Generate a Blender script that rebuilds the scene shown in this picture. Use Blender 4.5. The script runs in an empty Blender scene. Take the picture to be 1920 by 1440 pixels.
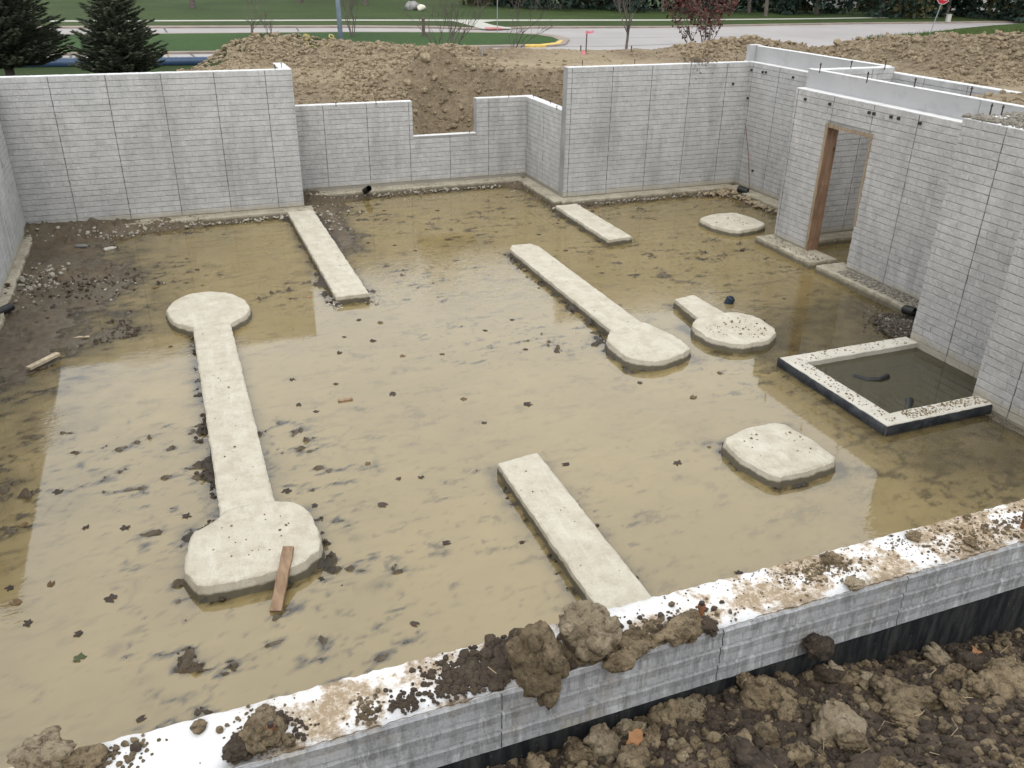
import bpy, bmesh, math, random
import numpy as np
from mathutils import Vector, Matrix, noise as mnoise

# ------------------------------------------------------------------ camera, sky, sun, exposure
C = bpy.context.scene
COL = C.collection
R_ = math.radians
CAM_F, CAM_P, CAM_YAW, CAM_ROLL, CAM_H = 1608.641, 26.589, 21.674, 0.94, 4.602
_p, _y, _r = R_(CAM_P), R_(CAM_YAW), R_(CAM_ROLL)
FW = Vector((math.sin(_y)*math.cos(_p), math.cos(_y)*math.cos(_p), -math.sin(_p)))
_rt = FW.cross(Vector((0, 0, 1))).normalized(); _up = _rt.cross(FW)
RT = _rt*math.cos(_r) + _up*math.sin(_r); UP = -_rt*math.sin(_r) + _up*math.cos(_r)
cd = bpy.data.cameras.new('camera'); cam = bpy.data.objects.new('camera', cd); COL.objects.link(cam)
cam.matrix_world = Matrix(((RT.x, UP.x, -FW.x, 0), (RT.y, UP.y, -FW.y, 0), (RT.z, UP.z, -FW.z, CAM_H), (0, 0, 0, 1)))
cd.sensor_width = 36; cd.lens = CAM_F/1920*36; cd.clip_start = 0.05; cd.clip_end = 900
C.camera = cam

SUN_EL, SUN_AZ = 52, 200            # high, behind the camera; thick cloud softens it
w = bpy.data.worlds.new('World'); C.world = w; w.use_nodes = True
nt = w.node_tree; nt.nodes.clear()
out = nt.nodes.new('ShaderNodeOutputWorld'); bg = nt.nodes.new('ShaderNodeBackground')
sky = nt.nodes.new('ShaderNodeTexSky'); sky.sky_type = 'NISHITA'; sky.sun_disc = False
sky.sun_elevation = R_(SUN_EL); sky.sun_rotation = R_(SUN_AZ); sky.dust_density = 3
skb = nt.nodes.new('ShaderNodeBackground'); skb.inputs[1].default_value = 0.08
nt.links.new(sky.outputs[0], skb.inputs[0])
tc = nt.nodes.new('ShaderNodeTexCoord'); sp = nt.nodes.new('ShaderNodeSeparateXYZ'); nt.links.new(tc.outputs['Generated'], sp.inputs[0])
cr = nt.nodes.new('ShaderNodeMapRange'); cr.inputs[1].default_value = 0.0; cr.inputs[2].default_value = 1.0
cr.inputs[3].default_value = 1.22; cr.inputs[4].default_value = 1.32; nt.links.new(sp.outputs[2], cr.inputs[0])
cn = nt.nodes.new('ShaderNodeTexNoise'); cn.inputs['Scale'].default_value = 2.2; cn.inputs['Detail'].default_value = 4
nt.links.new(tc.outputs['Generated'], cn.inputs['Vector'])
cm = nt.nodes.new('ShaderNodeMapRange'); cm.inputs[3].default_value = 0.88; cm.inputs[4].default_value = 1.12; nt.links.new(cn.outputs[0], cm.inputs[0])
ml = nt.nodes.new('ShaderNodeMath'); ml.operation = 'MULTIPLY'; nt.links.new(cr.outputs[0], ml.inputs[0]); nt.links.new(cm.outputs[0], ml.inputs[1])
bg.inputs[0].default_value = (0.93, 0.965, 1.0, 1); nt.links.new(ml.outputs[0], bg.inputs[1])
mx = nt.nodes.new('ShaderNodeMixShader'); mx.inputs[0].default_value = 0.88
nt.links.new(skb.outputs[0], mx.inputs[1]); nt.links.new(bg.outputs[0], mx.inputs[2]); nt.links.new(mx.outputs[0], out.inputs[0])
sd = bpy.data.lights.new('sun', 'SUN'); sd.energy = 0.7; sd.angle = R_(28); sd.color = (1, 0.965, 0.91)
so = bpy.data.objects.new('sun', sd); COL.objects.link(so)
so.rotation_euler = (R_(90-SUN_EL), 0, R_(180-SUN_AZ)); so.location = (0, 0, 30)
C.view_settings.view_transform = 'Standard'; C.view_settings.look = 'None'
C.view_settings.exposure = 0.5; C.view_settings.gamma = 1; C.view_settings.use_curve_mapping = False
C.cycles.max_bounces = 6; C.cycles.transparent_max_bounces = 12; C.cycles.caustics_reflective = False; C.cycles.caustics_refractive = False

def at(x, y, z=None, Y=None, X=None):
    """world point seen at photo pixel (x, y) on the plane Z=z, Y=Y or X=X"""
    d = FW + RT*((x-960)/CAM_F) - UP*((y-720)/CAM_F)
    if z is not None: t = (z-CAM_H)/d.z
    elif Y is not None: t = Y/d.y
    else: t = X/d.x
    return Vector((d.x*t, d.y*t, CAM_H + d.z*t))
def px_per_m(p):
    return CAM_F/max(0.3, (Vector(p)-Vector((0, 0, CAM_H))).dot(FW))

# ------------------------------------------------------------------ numpy noise
_rng = np.random.RandomState(7)
_tab = _rng.rand(65536)
def _h3(i, j, k): return _tab[((i*73856093) ^ (j*19349663) ^ (k*83492791)) & 65535]
def vnoise(x, y, z):
    x = np.asarray(x, float); y = np.asarray(y, float)+0*x; z = np.asarray(z, float)+0*x
    xi, yi, zi = np.floor(x).astype(np.int64), np.floor(y).astype(np.int64), np.floor(z).astype(np.int64)
    fx, fy, fz = x-xi, y-yi, z-zi
    fx = fx*fx*(3-2*fx); fy = fy*fy*(3-2*fy); fz = fz*fz*(3-2*fz)
    r = 0
    for a in (0, 1):
        for b in (0, 1):
            for c in (0, 1):
                r = r + _h3(xi+a, yi+b, zi+c)*(fx if a else 1-fx)*(fy if b else 1-fy)*(fz if c else 1-fz)
    return r*2-1
def fbm(x, y, z=0.0, octv=4, gain=0.5, lac=2.03):
    r = 0; a = 1; s = 0
    for o in range(octv):
        r = r + a*vnoise(x+o*17.3, y+o*9.1, np.asarray(z)+o*5.7); s += a; a *= gain; x = x*lac; y = y*lac; z = np.asarray(z)*lac
    return r/s
def sstep(a, b, x):
    t = np.clip((x-a)/(b-a), 0, 1); return t*t*(3-2*t)

# ------------------------------------------------------------------ materials
class NT:
    def __init__(s, name, rough=0.9, spec=0.3):
        s.m = bpy.data.materials.new(name); s.m.use_nodes = True; s.t = s.m.node_tree; s.t.nodes.clear()
        s.o = s.n('ShaderNodeOutputMaterial'); s.b = s.n('ShaderNodeBsdfPrincipled'); s.b.inputs['Roughness'].default_value = rough
        s.b.inputs['Specular IOR Level'].default_value = spec; s.l(s.b.outputs[0], s.o.inputs[0])
        s.g = s.n('ShaderNodeNewGeometry'); s.pos = s.g.outputs['Position']
    def n(s, k): return s.t.nodes.new(k)
    def l(s, a, b): s.t.links.new(a, b)
    def scaled(s, vec, sc):
        m = s.n('ShaderNodeMapping'); m.inputs['Scale'].default_value = sc; s.l(vec, m.inputs[0]); return m.outputs[0]
    def noise(s, scale, detail=4, rough=0.55, vec=None, dist=0.0):
        m = s.n('ShaderNodeTexNoise'); m.inputs['Scale'].default_value = scale; m.inputs['Detail'].default_value = detail
        m.inputs['Roughness'].default_value = rough; m.inputs['Distortion'].default_value = dist; s.l(vec or s.pos, m.inputs['Vector']); return m.outputs[0]
    def voro(s, scale, vec=None, feat='F1', rnd=1):
        m = s.n('ShaderNodeTexVoronoi'); m.feature = feat; m.inputs['Scale'].default_value = scale; m.inputs['Randomness'].default_value = rnd
        s.l(vec or s.pos, m.inputs['Vector']); return m
    def rng(s, v, a, b, c=0.0, d=1.0, smooth=False):
        m = s.n('ShaderNodeMapRange'); m.inputs[1].default_value = a; m.inputs[2].default_value = b; m.inputs[3].default_value = c; m.inputs[4].default_value = d
        if smooth: m.interpolation_type = 'SMOOTHSTEP'
        s.l(v, m.inputs[0]); return m.outputs[0]
    def mix(s, f, a, b, mode='MIX'):
        m = s.n('ShaderNodeMix'); m.data_type = 'RGBA'; m.blend_type = mode
        for k, v in ((0, f), (6, a), (7, b)):
            if isinstance(v, (int, float)): m.inputs[k].default_value = v
            elif isinstance(v, tuple): m.inputs[k].default_value = (*v, 1)
            else: s.l(v, m.inputs[k])
        return m.outputs[2]
    def math(s, op, a, b=0.0):
        m = s.n('ShaderNodeMath'); m.operation = op
        for k, v in ((0, a), (1, b)):
            if isinstance(v, (int, float)): m.inputs[k].default_value = v
            else: s.l(v, m.inputs[k])
        return m.outputs[0]
    def z(s):
        q = s.n('ShaderNodeSeparateXYZ'); s.l(s.pos, q.inputs[0]); return q.outputs[2]
    def xyz(s):
        q = s.n('ShaderNodeSeparateXYZ'); s.l(s.pos, q.inputs[0]); return q.outputs
    def color(s, c): s.l(c, s.b.inputs['Base Color']) if not isinstance(c, tuple) else setattr(s.b.inputs['Base Color'], 'default_value', (*c, 1))
    def rough(s, v): s.l(v, s.b.inputs['Roughness'])
    def bump(s, h, strength=0.5, dist=0.01):
        m = s.n('ShaderNodeBump'); m.inputs['Strength'].default_value = strength; m.inputs['Distance'].default_value = dist
        s.l(h, m.inputs['Height']); s.l(m.outputs[0], s.b.inputs['Normal']); return m

def mat_plain(name, c, rough=0.8, var=0.15, scale=8, metallic=0, bump=0.0):
    t = NT(name, rough); n = t.noise(scale, 4)
    t.color(t.mix(t.rng(n, 0.3, 0.7), tuple(v*(1-var) for v in c), tuple(min(1, v*(1+var)) for v in c)))
    t.b.inputs['Metallic'].default_value = metallic
    if bump: t.bump(t.noise(scale*6, 5), bump, 0.01)
    return t.m

def mat_brick(name, base, warm):
    t = NT(name, 0.88, 0.25)
    oi = t.n('ShaderNodeObjectInfo')
    big = t.noise(0.9, 5, 0.6); mid = t.noise(5, 5, 0.65); fine = t.noise(45, 4, 0.6)
    c = t.mix(t.rng(big, 0.32, 0.68), base, warm)
    c = t.mix(t.rng(mid, 0.42, 0.66, 0, 0.55), c, tuple(v*0.70 for v in base))
    c = t.mix(t.rng(t.noise(14, 5, 0.75), 0.54, 0.68, 0, 0.5), c, tuple(min(1, v*1.25) for v in warm))
    c = t.mix(t.rng(fine, 0.35, 0.75, 0.0, 0.30), c, tuple(min(1, v*1.3) for v in warm))
    c = t.mix(t.math('MULTIPLY', oi.outputs['Random'], 0.10), c, tuple(v*0.72 for v in base))
    st = t.noise(2.2, 4, 0.6, t.scaled(t.pos, (1, 1, 0.16)))
    c = t.mix(t.rng(st, 0.52, 0.68, 0, 0.45), c, tuple(v*0.62 for v in base))
    z = t.z()
    damp = t.rng(t.math('ADD', z, t.math('MULTIPLY', t.noise(3, 3), 0.20)), 0.10, 0.24, 0.75, 0.0, True)
    c = t.mix(damp, c, (0.36, 0.32, 0.235))
    wet = t.rng(z, -0.11, -0.06, 0.85, 0.0, True)
    c = t.mix(wet, c, (0.14, 0.125, 0.08))
    vd = t.voro(3.3)
    spots = t.rng(vd.outputs['Distance'], 0.012, 0.035, 0.8, 0.0, True)
    c = t.mix(spots, c, (0.06, 0.055, 0.05))
    t.color(c)
    t.bump(t.math('ADD', t.noise(28, 5, 0.7), t.math('MULTIPLY', t.noise(120, 3), 0.4)), 0.55, 0.012)
    return t.m
M = {}
M['brick'] = mat_brick('brick_concrete', (0.39, 0.386, 0.378), (0.50, 0.493, 0.478))
M['brick_warm'] = mat_brick('brick_concrete_warm', (0.37, 0.358, 0.346), (0.50, 0.485, 0.468))
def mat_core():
    t = NT('shaded_joint_concrete', 0.95)
    c = t.mix(t.rng(t.noise(2, 4), 0.3, 0.7), (0.24, 0.237, 0.23), (0.33, 0.325, 0.315))  # darker than the bricks: groove shade put into the colour, plus groove dirt
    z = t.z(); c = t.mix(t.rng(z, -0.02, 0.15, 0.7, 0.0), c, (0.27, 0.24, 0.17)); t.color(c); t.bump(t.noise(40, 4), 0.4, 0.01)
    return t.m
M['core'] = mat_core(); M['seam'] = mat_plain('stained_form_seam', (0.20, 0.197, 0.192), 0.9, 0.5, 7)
def mat_smooth_conc():
    t = NT('smooth_cast_concrete', 0.85)
    c = t.mix(t.rng(t.noise(1.1, 5, 0.6), 0.3, 0.7), (0.36, 0.36, 0.365), (0.44, 0.435, 0.43))
    c = t.mix(t.rng(t.noise(3.5, 5, 0.7), 0.56, 0.68, 0, 0.4), c, (0.28, 0.28, 0.28))
    vd = t.voro(4.1); c = t.mix(t.rng(vd.outputs['Distance'], 0.01, 0.05, 0.7, 0), c, (0.16, 0.155, 0.15))
    t.color(c); t.bump(t.noise(60, 4), 0.2, 0.005); return t.m
M['smooth'] = mat_smooth_conc()
def mat_cap():
    t = NT('trowelled_skylit_wall_top', 0.8)
    c = t.mix(t.rng(t.noise(6, 5, 0.65), 0.3, 0.7), (0.60, 0.595, 0.58), (0.70, 0.69, 0.675))  # light concrete, with the overcast brightness of the top put into its colour
    c = t.mix(t.rng(t.noise(22, 5, 0.7), 0.60, 0.74, 0, 0.5), c, (0.5, 0.44, 0.36))
    t.color(c); t.bump(t.noise(70, 4), 0.35, 0.004); return t.m
M['cap'] = mat_cap()
def mat_cap_dirty():
    t = NT('muddy_skylit_wall_top', 0.85)
    c = t.mix(t.rng(t.noise(5, 5, 0.65), 0.3, 0.7), (0.62, 0.61, 0.60), (0.71, 0.70, 0.685))  # base colour also holds the overcast brightness of the top, mud goes over
    x = t.xyz()[0]
    more = t.rng(x, -0.3, 3.6, -0.03, 0.07)
    n1 = t.math('ADD', t.noise(3.0, 6, 0.72), more); n2 = t.noise(38, 5, 0.8)
    halo = t.rng(n1, 0.49, 0.60, 0, 0.8, True); c = t.mix(halo, c, (0.58, 0.45, 0.31))
    d = t.math('MULTIPLY', t.rng(n1, 0.515, 0.60, 0, 1, True), t.rng(n2, 0.36, 0.56, 0, 1, True))
    c = t.mix(t.math('MULTIPLY', d, 0.9), c, (0.25, 0.18, 0.105))
    vd = t.voro(26); c = t.mix(t.rng(vd.outputs['Distance'], 0.03, 0.11, 0.75, 0), c, (0.22, 0.17, 0.12))
    t.color(c)
    t.bump(t.math('ADD', t.noise(60, 5, 0.7), t.math('MULTIPLY', d, 1.5)), 0.5, 0.008); return t.m
M['cap_dirty'] = mat_cap_dirty()
def mat_footing():
    t = NT('rough_footing_concrete', 0.9)
    c = t.mix(t.rng(t.noise(3.5, 5, 0.6), 0.3, 0.7), (0.45, 0.405, 0.315), (0.56, 0.515, 0.42))
    c = t.mix(t.rng(t.noise(5.5, 7, 0.8), 0.47, 0.62, 0, 0.55), c, (0.36, 0.305, 0.225)); c = t.mix(t.rng(t.noise(2.2, 6, 0.7, t.scaled(t.pos, (3.5, .6, 1))), 0.52, 0.64, 0, 0.4), c, (0.62, 0.58, 0.50)); c = t.mix(t.rng(t.noise(60, 4, 0.8), 0.52, 0.66, 0, 0.45), c, (0.29, 0.26, 0.21))
    vd = t.voro(16); c = t.mix(t.rng(vd.outputs['Distance'], 0.02, 0.10, 0.75, 0), c, (0.28, 0.24, 0.18))
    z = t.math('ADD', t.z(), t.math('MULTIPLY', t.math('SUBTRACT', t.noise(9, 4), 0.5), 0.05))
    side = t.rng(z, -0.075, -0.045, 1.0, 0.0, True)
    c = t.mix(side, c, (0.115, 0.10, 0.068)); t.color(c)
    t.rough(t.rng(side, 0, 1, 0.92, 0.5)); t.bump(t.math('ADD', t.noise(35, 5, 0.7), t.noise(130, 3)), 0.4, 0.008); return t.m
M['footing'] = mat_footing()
def mat_ledge():
    t = NT('muddy_wall_footing', 0.9)
    c = t.mix(t.rng(t.noise(3, 5, 0.7), 0.38, 0.66), (0.38, 0.34, 0.26), (0.22, 0.19, 0.13))
    c = t.mix(t.rng(t.noise(24, 6, 0.75), 0.50, 0.68, 0, 0.7), c, (0.62, 0.57, 0.48))
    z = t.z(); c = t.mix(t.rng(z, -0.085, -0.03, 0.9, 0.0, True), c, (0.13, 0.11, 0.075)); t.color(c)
    t.bump(t.noise(40, 5, 0.7), 0.6, 0.012); return t.m
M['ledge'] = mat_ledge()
def mat_dirt(name, a, b, c3, bscale=14, bs=0.7, bd=0.06, wetz=None):
    t = NT(name, 0.95, 0.15)
    c = t.mix(t.rng(t.noise(0.8, 5, 0.65), 0.34, 0.66), a, b)
    c = t.mix(t.rng(t.noise(4.5, 6, 0.75), 0.42, 0.66, 0, 0.85), c, c3)
    c = t.mix(t.rng(t.noise(26, 5, 0.8), 0.50, 0.70, 0, 0.55), c, tuple(min(1, v*1.5) for v in b))
    t.color(c); t.bump(t.math('ADD', t.noise(bscale, 6, 0.75), t.math('MULTIPLY', t.noise(bscale*4, 4, 0.7), 0.4)), bs, bd); return t.m
M['dirt'] = mat_dirt('excavated_clay', (0.25, 0.19, 0.12), (0.37, 0.29, 0.195), (0.17, 0.125, 0.08))
M['tan'] = mat_dirt('dry_tan_clay', (0.36, 0.28, 0.185), (0.47, 0.38, 0.26), (0.27, 0.205, 0.135), 9, 0.4, 0.03)
M['soil'] = mat_dirt('dark_topsoil', (0.075, 0.056, 0.042), (0.15, 0.113, 0.08), (0.04, 0.030, 0.024), 30, 0.7, 0.02)
def mat_clod(name, a, b, c3):
    t = NT(name, 0.93, 0.2)
    oi = t.n('ShaderNodeObjectInfo')
    c = t.mix(t.rng(t.noise(13, 6, 0.7), 0.40, 0.60), a, b)
    c = t.mix(t.rng(t.noise(30, 6, 0.75), 0.52, 0.63, 0, 0.9), c, c3)
    c = t.mix(t.rng(t.noise(90, 4, 0.8), 0.56, 0.70, 0, 0.45), c, tuple(min(1, v*1.7) for v in b))
    c = t.mix(t.math('MULTIPLY', oi.outputs['Random'], 0.35), c, c3)
    t.color(c); t.bump(t.math('ADD', t.noise(34, 8, 0.85), t.math('MULTIPLY', t.noise(160, 4), 0.5)), 1.0, 0.028); return t.m
M['clod'] = mat_clod('clay_clod', (0.205, 0.15, 0.086), (0.43, 0.33, 0.205), (0.085, 0.067, 0.043))
M['bankclod'] = mat_clod('bank_clay_clod', (0.235, 0.18, 0.115), (0.40, 0.32, 0.215), (0.135, 0.10, 0.065))
M['clod_dark'] = mat_clod('dark_clod', (0.062, 0.048, 0.038), (0.105, 0.08, 0.06), (0.16, 0.12, 0.08))
M['clod_pale'] = mat_clod('pale_clod', (0.38, 0.30, 0.19), (0.58, 0.48, 0.33), (0.14, 0.10, 0.065))
M['gravel'] = mat_clod('gravel', (0.30, 0.27, 0.22), (0.5, 0.46, 0.39), (0.13, 0.11, 0.085))
M['wet_gravel'] = mat_clod('wet_gravel', (0.10, 0.085, 0.065), (0.17, 0.145, 0.11), (0.05, 0.042, 0.033))

# ------------------------------------------------------------------ object helpers
def link(name, me, parent=None, loc=None):
    o = bpy.data.objects.new(name, me); COL.objects.link(o)
    if parent: o.parent = parent
    if loc is not None: o.location = loc
    return o
def tag(o, label=None, cat=None, group=None, kind=None):
    if label: o['label'] = label
    if cat: o['category'] = cat
    if group: o['group'] = group
    if kind: o['kind'] = kind
    return o
def thing(name, label, cat, loc=(0, 0, 0), rz=0, group=None):
    o = bpy.data.objects.new(name, None); COL.objects.link(o); o.location = loc; o.rotation_euler = (0, 0, rz)
    o.empty_display_size = 0.1
    return tag(o, label, cat, group)
def mk(name, v, f, mat, smooth=False):
    me = bpy.data.meshes.new(name); me.from_pydata([tuple(p) for p in v], [], f); me.update()
    for m in (mat if isinstance(mat, (list, tuple)) else [mat]): me.materials.append(m)
    if smooth: me.polygons.foreach_set('use_smooth', [True]*len(me.polygons))
    return me
def mk_np(name, V, F, mat, smooth=True):
    """V (n,3), F (m,k) arrays; fast"""
    V = np.ascontiguousarray(V, np.float32); F = np.ascontiguousarray(F, np.int32); k = F.shape[1]
    me = bpy.data.meshes.new(name); me.vertices.add(len(V)); me.vertices.foreach_set('co', V.ravel())
    me.loops.add(F.size); me.loops.foreach_set('vertex_index', F.ravel())
    me.polygons.add(len(F)); me.polygons.foreach_set('loop_start', np.arange(0, F.size, k, dtype=np.int32))
    me.polygons.foreach_set('use_smooth', np.full(len(F), smooth))
    me.materials.append(mat); me.update(calc_edges=True); me.validate(); return me
class MB:
    def __init__(s): s.v = []; s.f = []
    def add(s, v, f):
        n = len(s.v); s.v += [tuple(p) for p in v]; s.f += [tuple(i+n for i in q) for q in f]; return s
    def box(s, x0, x1, y0, y1, z0, z1):
        return s.add([(x0, y0, z0), (x1, y0, z0), (x1, y1, z0), (x0, y1, z0), (x0, y0, z1), (x1, y0, z1), (x1, y1, z1), (x0, y1, z1)],
                     [(0, 3, 2, 1), (4, 5, 6, 7), (0, 1, 5, 4), (1, 2, 6, 5), (2, 3, 7, 6), (3, 0, 4, 7)])
    def tube(s, pts, radii, n=6, cap=True):
        pts = [Vector(p) for p in pts]; rings = []; base = len(s.v)
        if not isinstance(radii, (list, tuple)): radii = [radii]*len(pts)
        a = None
        for i, p in enumerate(pts):
            d = (pts[min(i+1, len(pts)-1)]-pts[max(i-1, 0)]).normalized()
            if a is None or abs(a.dot(d)) > 0.95: a = Vector((0, 0, 1)) if abs(d.z) < 0.9 else Vector((1, 0, 0))
            u = d.cross(a).normalized(); v = d.cross(u).normalized(); a = -v if False else a
            for k in range(n):
                t = 2*math.pi*k/n; s.v.append(tuple(p + (u*math.cos(t)+v*math.sin(t))*radii[i]))
        for i in range(len(pts)-1):
            for k in range(n):
                k2 = (k+1) % n; s.f.append((base+i*n+k, base+i*n+k2, base+(i+1)*n+k2, base+(i+1)*n+k))
        if cap:
            s.f.append(tuple(base+k for k in reversed(range(n)))); s.f.append(tuple(base+(len(pts)-1)*n+k for k in range(n)))
        return s
    def build(s, name, mat, parent=None, smooth=False): return link(name, mk(name, s.v, s.f, mat, smooth), parent)

def ico(sub):
    bm = bmesh.new(); bmesh.ops.create_icosphere(bm, subdivisions=sub, radius=1)
    v = np.array([p.co[:] for p in bm.verts]); f = np.array([[q.index for q in p.verts] for p in bm.faces]); bm.free(); return v, f
ICO = {k: ico(k) for k in (1, 2, 3, 4, 5)}
def clod_arrays(sub, seed, rough=0.35, flat=0.75, knob=1.0):
    v, f = ICO[sub]; v = v.copy(); r = np.random.RandomState(seed); o = r.rand(3)*50
    n1 = fbm(v[:, 0]*1.3+o[0], v[:, 1]*1.3+o[1], v[:, 2]*1.3+o[2], 3)
    n2 = fbm(v[:, 0]*4*knob+o[1], v[:, 1]*4*knob+o[2], v[:, 2]*4*knob+o[0], 4, 0.6)
    n3 = fbm(v[:, 0]*10+o[2], v[:, 1]*10+o[0], v[:, 2]*10+o[1], 3, 0.6) if sub > 2 else 0
    rad = 1 + rough*1.5*n1 + rough*0.85*(0.75-2*np.abs(n2)) + rough*0.50*(0.6-1.8*np.abs(n3))
    if sub > 3:
        w_ = vnoise(v[:, 0]*2.6+o[0], v[:, 1]*2.6+o[1], v[:, 2]*2.6+o[2]); rad = rad - 0.16*np.exp(-(w_/0.035)**2)   # drying cracks
    # a few chopped facets, as broken clay has
    for _ in range(5):
        d = r.randn(3); d /= np.linalg.norm(d); h = 0.66 + 0.3*r.rand()
        pr = (v*rad[:, None])@d; rad = np.where(pr > h, rad*(h + (pr-h)*0.25)/np.maximum(pr, 1e-3), rad)
    v = v*rad[:, None]*np.array([1, 0.75+0.4*r.rand(), flat]); return v, f
def crumbly(sub, seed, rough=0.34, flat=0.85, n=26, knob=1.0):
    v, f = clod_arrays(sub, seed, rough, flat, knob); r = np.random.RandomState(seed+9); VV = [v*0.88]; FF = [f]; k = len(v)
    for i in range(n):
        c = v[r.randint(len(v))]*0.84; s = 0.10+0.26*r.rand()**1.6; a, g = clod_arrays(2 if s < .2 else 3, seed*3+i, 0.36, 0.8)
        VV.append(a*s + c); FF.append(g+k); k += len(a)
    return np.concatenate(VV), np.concatenate(FF)
def scatter(name, arrs, P, S, mat, rnd, tilt=True):
    """join copies of small shapes at points P with sizes S into one mesh (uncountable stuff)"""
    VV = []; FF = []; n = 0
    for p, s in zip(P, S):
        v, f = arrs[rnd.randrange(len(arrs))]
        a, b = rnd.uniform(0, 6.28), rnd.uniform(-0.5, 0.5) if tilt else 0
        ca, sa, cb, sb = math.cos(a), math.sin(a), math.cos(b), math.sin(b)
        Rm = np.array([[ca, -sa, 0], [sa, ca, 0], [0, 0, 1]])@np.array([[1, 0, 0], [0, cb, -sb], [0, sb, cb]])
        VV.append(v@Rm.T*s + np.array(p)); FF.append(f+n); n += len(v)
    return mk_np(name, np.concatenate(VV), np.concatenate(FF), mat, False)
CL1 = [clod_arrays(1, 100+i) for i in range(8)]
CL2 = [clod_arrays(2, 200+i) for i in range(10)]
CL3 = [clod_arrays(3, 300+i, 0.38) for i in range(10)]

# ------------------------------------------------------------------ walls
BRW, BRH, PAN = 0.2285, 0.1, 0.914
_bc = {}
def brick_mesh(wd, var, mat):
    key = (round(wd, 2), var, mat.name)
    if key in _bc: return _bc[key]
    r = random.Random(hash((round(wd, 2), var)) & 0xffff)
    g = 0.0005; a, b = g, wd-g; h0, h1 = 0.0045, BRH-0.0045; d = 0.009; c = 0.006
    nx = 4 if wd > 0.15 else 2
    v = [(a, 0, h0), (b, 0, h0), (b, 0, h1), (a, 0, h1), (a, .0074, h0), (b, .0074, h0), (b, .0074, h1), (a, .0074, h1)]
    for j in range(3):
        for i in range(nx+1):
            x = a+.0022+(b-a-.0044)*i/nx; z = h0+c+(h1-h0-2*c)*j/2
            v.append((x, d + r.uniform(-0.0018, 0.0018), z))
    f = []
    N = nx+1
    for j in range(2):
        for i in range(nx): f.append((8+j*N+i, 8+j*N+i+1, 8+(j+1)*N+i+1, 8+(j+1)*N+i))
    f += [(0, 1, 5, 4), (1, 2, 6, 5), (2, 3, 7, 6), (3, 0, 4, 7)]
    f.append((4, 5) + tuple(8+i for i in reversed(range(N))))
    f.append((6, 7) + tuple(8+2*N+i for i in range(N)))
    f.append((5, 6, 8+2*N+nx, 8+N+nx, 8+nx)); f.append((7, 4, 8, 8+N, 8+2*N))
    me = mk('brick', v, f, mat); _bc[key] = me; return me
CAMV = Vector((0, 0, CAM_H))
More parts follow.
